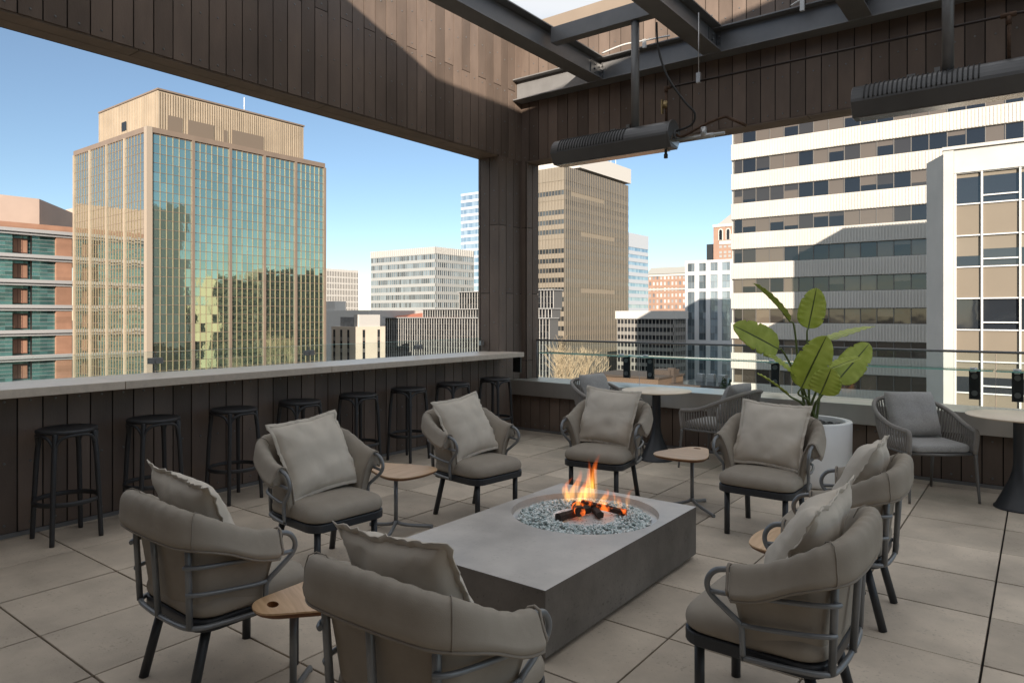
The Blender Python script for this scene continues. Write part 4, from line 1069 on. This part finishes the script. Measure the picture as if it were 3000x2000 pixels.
for i in range(9):
    za = zw-i*fh
    for j, (ua, ub) in enumerate(zip(us[:-1], us[1:])):
        m = MB(); rr = .1 if (i, j) in ((0, 0), (0, 1), (0, 2)) else random.random()*.6
        f.quad(m, ua, ub, za-wv, za, -.2, 0, rr, .002); m.build('window', M['win15'], t, world=True)
        if i != 2:
            hb = [.15, .45, .12, .5, .3][i % 5]*wv
            m = MB(); f.quad(m, ua+.03, ub-.03, za-hb-(.4 if (i == 1 and j == 0) else 0), za, -.19, 0, .95); m.build('blind', mat('blind', (.18, .155, .12), .7) if 'blind' not in bpy.data.materials else bpy.data.materials['blind'], t, world=True)
        m = MB(); f.box(m, ua, ub, za-fh, za-wv-.001, -.4, -.14, 0); m.build('panel', M['tan15'], t, world=True)
    m = MB()
    for zz in (za, za-wv): f.box(m, us[0], us[-1], zz-.05, zz+.03, -.13, -.02)
    f.box(m, us[1], us[2], za-wv+.42, za-wv+.50, -.19, -.02)
    m.build('transom', M['white'], t, world=True)
for u in us:
    m = MB(); f.box(m, u-.05, u+.05, GZ, zw+.04, -.2, .05); m.build('mullion', M['white'], t, world=True)

# --- brown tower
M['bronze'] = mat('bronze', (.105, .092, .075), .55, var=.1, vs=.1, rv=.08)
M['fin'] = mat('fin', (.20, .172, .135), .5)
M['bwin'] = refl_glass('bwin', (.02, .022, .024), .08, .2, col2=(.16, .18, .19))
M['whitec'] = mat('whitec', (.52, .50, .47), .7)
t = bldg('tall bronze office tower with vertical fins and white rooftop cap', -175, 260, 'office_tower')
XR, YF, YB, zt = -151., 233., 286.5, 61.
XL = -186.
m = MB(); m.box(XL, XR-.3, YF+.3, YB, GZ, zt-.5); m.build('wall', M['bronze'], t, world=True)
M['bronzef'] = mat('bronzef', (.22, .19, .15), .6, var=.08, vs=.1, rv=.05)
M['bronzes'] = mat('bronzes', (.16, .14, .115), .22, metal=.5, var=.15, vs=.08, rv=.08)
M['bwins'] = refl_glass('bwins', (.12, .115, .105), .08, .6, col2=(.24, .235, .22))
for f, Wd, nm in ((Fc('F', XL, YF), XR-XL, 'F'), (Fc('S', XR, YF), YB-YF, 'S')):
    z = zt-5.5; i = 0; sp_ = M['bronzef'] if nm == 'F' else M['bronzes']
    m = MB(); f.box(m, 0, Wd, zt-5.5, zt, -.4, -.05); m.build('spandrel', sp_, t, world=True)
    while z > GZ:
        m = MB(); u = 0; lvl = random.random()*.6
        pale = i in ((0, 2, 6) if nm == 'F' else (1, 5, 11))
        u_a, u_b = (0, Wd) if nm == 'F' else random.choice(((4, 30), (12, 40), (0, Wd)))
        while u < Wd-.5:
            rn = (random.random()*.25 if i > 6 else .3+.3*random.random()) if nm == 'F' else lvl+.15*random.random()
            if pale and u_a <= u <= u_b: rn = 1.0
            f.quad(m, u, u+1.45, z-1.9, z, -.25, 1 if (pale and u_a <= u <= u_b) else 0, rn, .004); u += 1.5
        m.build('window_band', [M['bwin'] if nm == 'F' else M['bwins'], M['bronzef']], t, world=True)
        m = MB(); f.box(m, 0, Wd, z-3.9, z-1.9, -.4, -.08); m.build('spandrel', sp_, t, world=True)
        z -= 3.9; i += 1
    m = MB(); u = 0
    while u <= Wd: f.box(m, u-.07, u+.07, GZ, zt, -.09, .15); u += 1.5
    m.build('fin', M['fin'], t, world=True)
m = MB(); m.box(-174, XR+.8, YF+10, YB+1, zt+1.0, zt+7.6); m.box(-172, XR-2, YF+12, YB-1, zt-1, zt+1.1); cap = m.build('roof_cap', M['whitec'], t, world=True)
m = MB()
for i in range(9):
    x, y = -163+random.uniform(0, 9), YF+38+i*1.3; m.tube([(x, y, zt+7), (x, y, zt+11+random.uniform(0, 6))], .15, 5)
m.build('antenna', M['white'], cap).location = -t.location

# --- generic banded or gridded blocks
def block(label, x0, x1, y0, y1, zt, wallm, winm, fh, wh, cw, mw, base=None, fins=None, name='office_building', faces='FS', top=1.0, depth=.25, cat='building', zmin=-26, sep=False):
    t = bldg(label, (x0+x1)/2, (y0+y1)/2, name, cat)
    m = MB(); m.box(x0, x1-depth, y0+depth, y1, GZ, zt-.05); m.build('wall', wallm, t, world=True)
    for nm in faces:
        f = Fc('F', x0, y0) if nm == 'F' else Fc('S', x1, y0); Wd = x1-x0 if nm == 'F' else y1-y0
        z = zt-top; i = 0
        m = MB(); f.box(m, 0, Wd, z, zt, -depth-.1, 0, 0, .5); m.build('spandrel', wallm, t, world=True)
        n = max(1, round(Wd/cw)); c = Wd/n
        while z > zmin:
            m = MB()
            for q in range(n):
                f.quad(m, q*c+mw/2, (q+1)*c-mw/2, z-wh, z, -depth+.02, 0, None, .004)
                if sep: m.build('window', winm, t, world=True); m = MB()
            if not sep: m.build('window_band', winm, t, world=True)
            m = MB(); f.box(m, 0, Wd, z-fh, z-wh, -depth-.1, 0, 0, .5); m.build('spandrel', wallm, t, world=True)
            z -= fh; i += 1
        if mw:
            m = MB()
            for q in range(n+1): f.box(m, max(0, q*c-mw/2), min(Wd, q*c+mw/2), GZ, zt-.02, -depth-.05, .06, 0, .5)
            m.build('mullion', fins or wallm, t, world=True)
    return t
M['dwin'] = mat('dwin', (.010, .011, .013), .1, spec=.22, col2=(.035, .038, .042))
M['bluewin'] = refl_glass('bluewin', (.25, .38, .50), .05, .6, col2=(.55, .66, .74))
M['palewin'] = refl_glass('palewin', (.07, .085, .095), .08, .4, col2=(.30, .36, .40))
M['gwall'] = mat('gwall', (.33, .34, .335), .6)
block('small white gridded office block right of the teal tower', -372, -342, 264, 288.5, 29.5, M['whitec'], M['dwin'], 3.75, 2.9, 1.2, .5, top=1.6)
t = block('pale glass office block with ribbed crown, seen corner on', -294, -245, 257, 287, 36.3, M['gwall'], M['palewin'], 4.1, 2.5, 1.5, .12, top=3.8)
m = MB()
for f, Wd in ((Fc('F', -294, 257), 49), (Fc('S', -245, 257), 30)):
    u = 0
    while u < Wd: f.box(m, u, u+.35, 32.8, 36.2, .0, .35); u += 1.5
m.build('crown_rib', M['whitec'], t, world=True)
block('tall pale blue glass tower partly behind the corner column', -399, -330, 450, 500, 106, mat('bluew', (.48, .52, .58), .5), M['bluewin'], 6.0, 3.8, 1.8, 0, top=2, faces='FS', name='glass_tower')
# dark gridded block in three tiers
t = bldg('dark block with white vertical mullions stepping up in three tiers', -150, 185, 'office_building')
M['wm'] = mat('wm', (.58, .56, .53), .6)
for tier, (xa, xb, yy, zb, zt_, nm_) in enumerate(((-188, -116.5, 171, GZ, .7, 1), (-171, -117, 173, .75, 3.6, 1), (-155, -117, 174, 3.65, 9.3, 1))):
    m = MB(); m.box(xa+.1, xb-.1, yy+.05, yy+5, zb, zt_-.1); m.build('wall', mat('dk%d' % tier, (.10, .10, .10), .8), t, world=True)
    f = Fc('F', xa, yy); Wd = xb-xa; n = round(Wd/1.15); c = Wd/n
    z = zt_-.35
    while z > zb+.2:
        m = MB()
        for q in range(n): f.quad(m, q*c, (q+1)*c, max(zb, z-1.85), z, -.03, 0, None, .003)
        m.build('window_band', M['dwin'], t, world=True)
        z -= 1.95
    m = MB()
    for q in range(n+1): f.box(m, q*c-.065, q*c+.065, zb, zt_-.3, -.04, .05)
    m.build('mullion', M['wm'], t, world=True)
    m = MB(); z = zt_-.35
    while z > zb+.2: f.box(m, 0, Wd, z-1.93, z-1.85, -.03, .0); z -= 1.95
    m.build('transom', M['frame14'], t, world=True)
    m = MB(); f.box(m, -.6, Wd+.3, zt_-.3, zt_, -5, .6); m.build('roof_edge', mat('re%d' % tier, (.3, .3, .3), .6), t, world=True)
# beige concrete block with slit windows
t = bldg('low beige concrete block with narrow dark window slits and rooftop plant', -163, 137, 'office_building')
m = MB(); m.box(-168, -157, 131.5, 142.8, GZ, -1.9); m.build('wall', mat('beige7', (.62, .54, .44), .8, var=.05, vs=.3), t, world=True)
for f, us_ in ((Fc('F', -168, 131.5), (.8, 4.0, 7.2)), (Fc('S', -157, 131.5), (2.5, 8.2))):
    for u in us_:
        m = MB(); z = -2.8
        while z > GZ: f.quad(m, u, u+1.0, z-2.2, z, .02, 0, None, 0); f.quad(m, u, u+1.0, z-3.3, z-2.2, .02, 1, .5, 0); z -= 3.3
        m.build('window', [M['dwin'], M['frame14']], t, world=True)
m = MB(); m.box(-167, -160, 134, 140, -1.9, .9); m.build('rooftop_plant', mat('plant7', (.22, .23, .24), .7, var=.3, vs=.8), t, world=True)
m = MB(); m.box(-159.5, -157.3, 133, 141, -1.9, 1.6); m.build('parapet', M['whitec'], t, world=True)
t = bldg('white low roofed hall with red tiled roof peeping behind the beige block', -190, 190, 'hall')
m = MB(); m.box(-199, -178, 183, 200, GZ, .6); m.build('wall', M['whitec'], t, world=True)
m = MB(); m.add([(-200, 182, .6), (-177, 182, .6), (-177, 201, .6), (-200, 201, .6), (-188, 191, 2.4)], [(0, 1, 4), (1, 2, 4), (2, 3, 4), (3, 0, 4)]); m.build('roof', mat('redroof', (.40, .13, .07), .8), t, world=True)
t = bldg('flat white roof block in front of the small white gridded block', -215, 170, 'low_building')
m = MB(); m.box(-240, -196, 170, 200, GZ, 3.2); m.box(-222, -216, 170.5, 176, 3.2, 6.8); m.build('wall', M['whitec'], t, world=True)
# pale blue banded
block('pale blue banded tower right beside the bronze tower', -190, -163, 309, 331.5, 42.5, mat('pb', (.45, .48, .52), .6), M['bluewin'], 3.6, 1.7, 1.5, 0, top=7.0, name='office_tower')
# brick block with mansard
M['brick10'] = mat('brick10', (.33, .21, .155), .85, var=.08, vs=.3)
t = block('red brick block with grey mansard roof and white windows', -189, -165, 384, 400, 26.0, M['brick10'], mat('w10', (.62, .60, .58), .5, col2=(.12, .13, .15)), 3.5, 2.1, 2.4, 1.1, top=1.2, faces='F', zmin=4, sep=True)
m = MB(); m.add([(-190, 383, 26), (-164, 383, 26), (-164, 401, 26), (-190, 401, 26), (-188, 386, 30), (-166, 386, 30), (-166, 399, 30), (-188, 399, 30)], [(0, 1, 5, 4), (1, 2, 6, 5), (2, 3, 7, 6), (3, 0, 4, 7), (4, 5, 6, 7)]); m.build('roof', mat('mans', (.30, .30, .28), .7), t, world=True)
m = MB(); m.box(-189.3, -164.7, 383.6, 383.9, 24.6, 26); m.box(-189.2, -164.8, 383.6, 383.9, 16.4, 17.1); m.build('cornice', M['whitec'], t, world=True)
# low dark banded block with white top
t = block('low dark banded block with broad white parapet', -118, -96.7, 215.5, 225, .2, mat('g11', (.20, .19, .175), .7), M['dwin'], 2.65, 1.45, 1.3, .18, top=.3, fins=mat('f11', (.34, .32, .29), .6))
m = MB(); m.box(-118.5, -96.2, 215, 226, .2, 2.9); m.build('parapet', M['whitec'], t, world=True)
# white framed block with tall glass columns
t = bldg('narrow white framed block with four columns of blue glass', -94, 245, 'office_building')
M['w12'] = refl_glass('w12', (.10, .13, .15), .04, .5, bump=.25, bs=1.2, col2=(.50, .60, .68), dist=.1)
M['white12'] = mat('white12', (.55, .555, .56), .6)
XL, XR, YF = -102.3, -82., 237.4
def z12(py, d=246.): return 1.55+(922-py)/F*d
zt = z12(762)
m = MB(); m.box(XL+.1, XR, YF+.4, YF+18, GZ, zt-.1); m.build('wall', M['white12'], t, world=True)
f = Fc('F', XL, YF)
cols = [(.92, 3.6), (5.2, 7.8), (9.4, 12.1), (13.6, 16.5)]
rws = [(770, 794), (805, 845), (854, 996), (1009, 1120), (1130, 1300)]
m = MB()
ue = [0]+[c for p in cols for c in p]+[XR-XL]
for a, b in zip(ue[::2], ue[1::2]): f.box(m, a, b, GZ, zt, -.45, 0, 0, .5)
m.build('pier', M['white12'], t, world=True)
for ci_, (a, b) in enumerate(cols):
    m = MB(); zs = [zt]+[z12(p) for r_ in rws for p in r_]
    for q in range(0, len(zs)-1, 2): f.box(m, a, b, zs[q+1], zs[q], -.45, -.004, 0, .5)
    m.build('spandrel', M['white12'], t, world=True)
    for r_ in rws:
        za, zb = z12(r_[1]), z12(r_[0]); m = MB(); n = max(1, round((zb-za)/2.4)); c = (zb-za)/n
        for q in range(n):
            for s_ in (0, 1): f.quad(m, a+s_*(b-a)*.58+.03, a+(b-a)*(.58 if not s_ else 1)-.03, za+q*c+.04, za+(q+1)*c-.04, -.3, 0, min(1, random.random()*.55+(.35 if ci_ > 1 else 0)), .012)
            f.box(m, a, b, za+q*c-.04, za+q*c+.04, -.33, -.27, 1, .5)
        m.build('window', [M['w12'], M['frame14']], t, world=True)
# brick tower with arched windows
t = bldg('distant red brick tower with arched windows and grey pyramid roof', -175, 420, 'brick_tower')
d13 = 470.; YF = 447.
def x13(px):
    k = (px-1500)/F; return YF/(.7951+k*.6065)*(-.6065+k*.7951)
def z13(py): return 1.55+(922-py)/F*d13
xa, xb = x13(2090), x13(2200)
m = MB(); m.box(xa, xb, YF, YF+24, GZ, z13(668)); m.build('wall', M['brick10'], t, world=True)
m = MB(); m.add([(xa+1, YF+1, z13(668)), (xb-1, YF+1, z13(668)), (xb-1, YF+23, z13(668)), (xa+1, YF+23, z13(668)), ((xa+xb)/2, YF+12, z13(615))], [(0, 1, 4), (1, 2, 4), (2, 3, 4), (3, 0, 4)]); m.build('roof', mat('pyr', (.34, .33, .31), .7), t, world=True)
f = Fc('F', xa, YF); q = d13/F
m = MB(); f.box(m, -.3, xb-xa, z13(672), z13(664), 0, .5); f.box(m, 4, xb-xa, z13(722), z13(712), 0, .4); m.build('cornice', M['whitec'], t, world=True)
for i in range(4):
    u = 5.0+i*5.0
    m = MB(); f.box(m, u-1.7, u+1.7, z13(712), z13(684), 0, .25); m.lathe([(.001, 0), (1.7, 0)], 16, (0, 0, 0))
    m = MB(); pts = [(u-1.7, z13(710)), (u+1.7, z13(710))]+[(u+1.7*math.cos(a), z13(684)+1.7*math.sin(a)) for a in [R(x) for x in range(0, 181, 20)]]
    m.add([(xa+x, YF-.3, z) for x, z in pts], [tuple(range(len(pts)))]); g = m.build('arch', M['whitec'], t, world=True)
    pts = [(u-1.0, z13(709)), (u+1.0, z13(709))]+[(u+1.0*math.cos(a), z13(684)+1.0*math.sin(a)) for a in [R(x) for x in range(0, 181, 20)]]
    m = MB(); m.add([(xa+x, YF-.4, z) for x, z in pts], [tuple(range(len(pts)))]); m.build('pane', M['dwin'], g).location = -t.location
for r_, py in enumerate((725, 741, 752)):
    for i in range(7):
        m = MB(); u = 4+i*3.0; f.quad(m, u, u+1.8, z13(py+7), z13(py), .1); m.build('window', M['gwall'], t, world=True)
m = MB(); m.box(xa-5.5, xa+2, YF+2, YF+14, GZ, z13(718)); m.build('stair_block', M['dwin'], t, world=True)
# low brick roofs behind the round table
t = bldg('low brown brick building with flat dark roof and roof units', -70, 120, 'low_building')
br = mat('br16', (.075, .052, .042), .85, var=.1, vs=.3)
def pt(px, py, d): return at(px, py, d)
a = pt(1905, 1082, 120); b = pt(1950, 1082, 120)
m = MB(); m.box(a.x, a.x+3.6, a.y, a.y+4, GZ, a.z); m.box(a.x+3.0, a.x+4.1, a.y+.5, a.y+1.5, GZ, a.z+.4); m.build('stair_block', br, t, world=True)
a = pt(1965, 1122, 118)
m = MB(); m.box(a.x, a.x+11, a.y-1, a.y+14, GZ, a.z); m.build('wall', br, t, world=True)
m = MB(); m.box(a.x+.3, a.x+10.7, a.y-.7, a.y+13.7, a.z+.005, a.z+.05); m.build('roof', M['dwin'], t, world=True)
for i in range(3):
    m = MB(); m.box(a.x+2+i*2.0, a.x+3.2+i*2.0, a.y+6, a.y+7.2, a.z+.05, a.z+1.3); m.build('roof_unit', M['slabw'], t, world=True)
m = MB(); f = Fc('F', a.x, a.y-1)
for i in range(6): f.quad(m, .6+i*1.8, 1.9+i*1.8, a.z-3.0, a.z-1.4, .03)
m.build('window_band', M['bluewin'], t, world=True)
t = bldg('low flat annex with lit brown wall behind the round table', -68, 104, 'low_building')
a = pt(1825, 1104, 118); m = MB(); m.box(a.x-6, a.x+6.5, a.y, a.y+10, GZ, a.z); m.build('wall', mat('br17', (.15, .095, .065), .85, var=.1, vs=.3), t, world=True)
m = MB(); m.box(a.x-6.3, a.x+6.8, a.y-.3, a.y+10, a.z, a.z+.3); m.build('parapet', br, t, world=True)

# blocks seen only mirrored in the teal tower
def mirror_block(x0, x1, y0, y1, z, col, lab):
    t = bldg(lab, (x0+x1)/2, (y0+y1)/2, 'distant_building'); m = MB(); m.box(x0, x1, y0, y1, GZ, z); m.build('wall', mat('mb', col, .8), t, world=True)
    f = MB()
    zz = z-2
    while zz > GZ+2: f.box(x0-.1, x0-.02, y0+1, y1-1, zz-1.6, zz); zz -= 3.8
    f.build('window_band', M['dwin'], t, world=True)
mirror_block(60, 78, 226, 276, 27, (.16, .14, .11), 'dark block mirrored in the right part of the teal tower')
mirror_block(40, 58, 187, 212, 20, (.42, .35, .22), 'tan gridded block mirrored in the middle of the teal tower')
mirror_block(120, 150, 190, 280, 8, (.2, .17, .13), 'low block mirrored at mid height of the teal tower')

# ------------------------------------------------------------------ trees
M['twig'] = mat('twig', (.56, .43, .29), .9, var=.2, vs=.5)
M['trunk'] = mat('trunk', (.45, .37, .28), .9)
def bare_tree(x, y, H, spread, seed, label):
    rnd = random.Random(seed); t = thing('bare_tree', label, 'tree', (x, y, GZ), 0, 'bare trees below the railing')
    trunk, crown = MB(), MB()
    def grow(p, d, L, r, lev):
        e = p+d*L; mid = p.lerp(e, .5)+V((rnd.gauss(0, 1), rnd.gauss(0, 1), 0))*L*.04
        (trunk if lev < 2 else crown).tube([p, mid, e], [r, r*.85, r*.68], 5 if lev < 3 else 3, caps=False)
        if lev >= 6: return
        n = 3 if lev < 4 else rnd.choice((2, 2, 3))
        for i in range(n):
            ax = V((rnd.gauss(0, 1), rnd.gauss(0, 1), rnd.gauss(0, .3))).normalized()
            nd = (d+ax*spread*rnd.uniform(.5, 1.1)+V((0, 0, .16))).normalized()
            st = p.lerp(e, rnd.uniform(.55, 1.0)) if i else e
            grow(st, nd, L*rnd.uniform(.68, .86), max(.03, r*(.66 if i == 0 else .5)), lev+1)
    grow(V((0, 0, 0)), V((0, 0, 1)), H*.26, H*.017, 0)
    trunk.build('trunk', M['trunk'], t); crown.build('crown', M['twig'], t)
a = at(1622, 1000, 160); bare_tree(a.x, a.y, 25.0, .46, 3, 'bare tan tree beside the corner column, left crown')
a = at(1690, 1000, 165); bare_tree(a.x, a.y, 25.0, .46, 8, 'bare tan tree, right crown behind the grey cushion')
a = at(1610, 1060, 150); bare_tree(a.x, a.y, 18.0, .5, 12, 'lower bare tan tree closest to the corner column')
M['hedge'] = mat('hedge', (.03, .06, .02), .9, var=.4, vs=1)
for i, (px, py) in enumerate(((2120, 1105), (2140, 1112))):
    a = at(px, py, 110); t = thing('evergreen_shrub', 'small dark evergreen at the foot of the white framed block, %s' % ('left one' if i == 0 else 'right one'), 'shrub', (a.x, a.y, GZ), 0, 'evergreens below the white tower')
    m = MB(); rnd = random.Random(i)
    for q in range(700):
        h = rnd.random(); r = 1.6*(1-h)**.6*math.sqrt(rnd.random()); an = rnd.uniform(0, 6.28); p = V((r*math.cos(an), r*math.sin(an), (a.z-GZ)*.6+h*(a.z-GZ)*.4))
        e1 = V((rnd.gauss(0, 1), rnd.gauss(0, 1), rnd.gauss(0, 1))).normalized()*.25; e2 = V((rnd.gauss(0, 1), rnd.gauss(0, 1), rnd.gauss(0, 1))).normalized()*.25
        m.add([p, p+e1, p+e2], [(0, 1, 2)])
    m.build('crown', M['hedge'], t)
    m = MB(); m.tube([(0, 0, 0), (0, 0, (a.z-GZ)*.9)], [.3, .1], 6); m.build('trunk', M['trunk'], t)
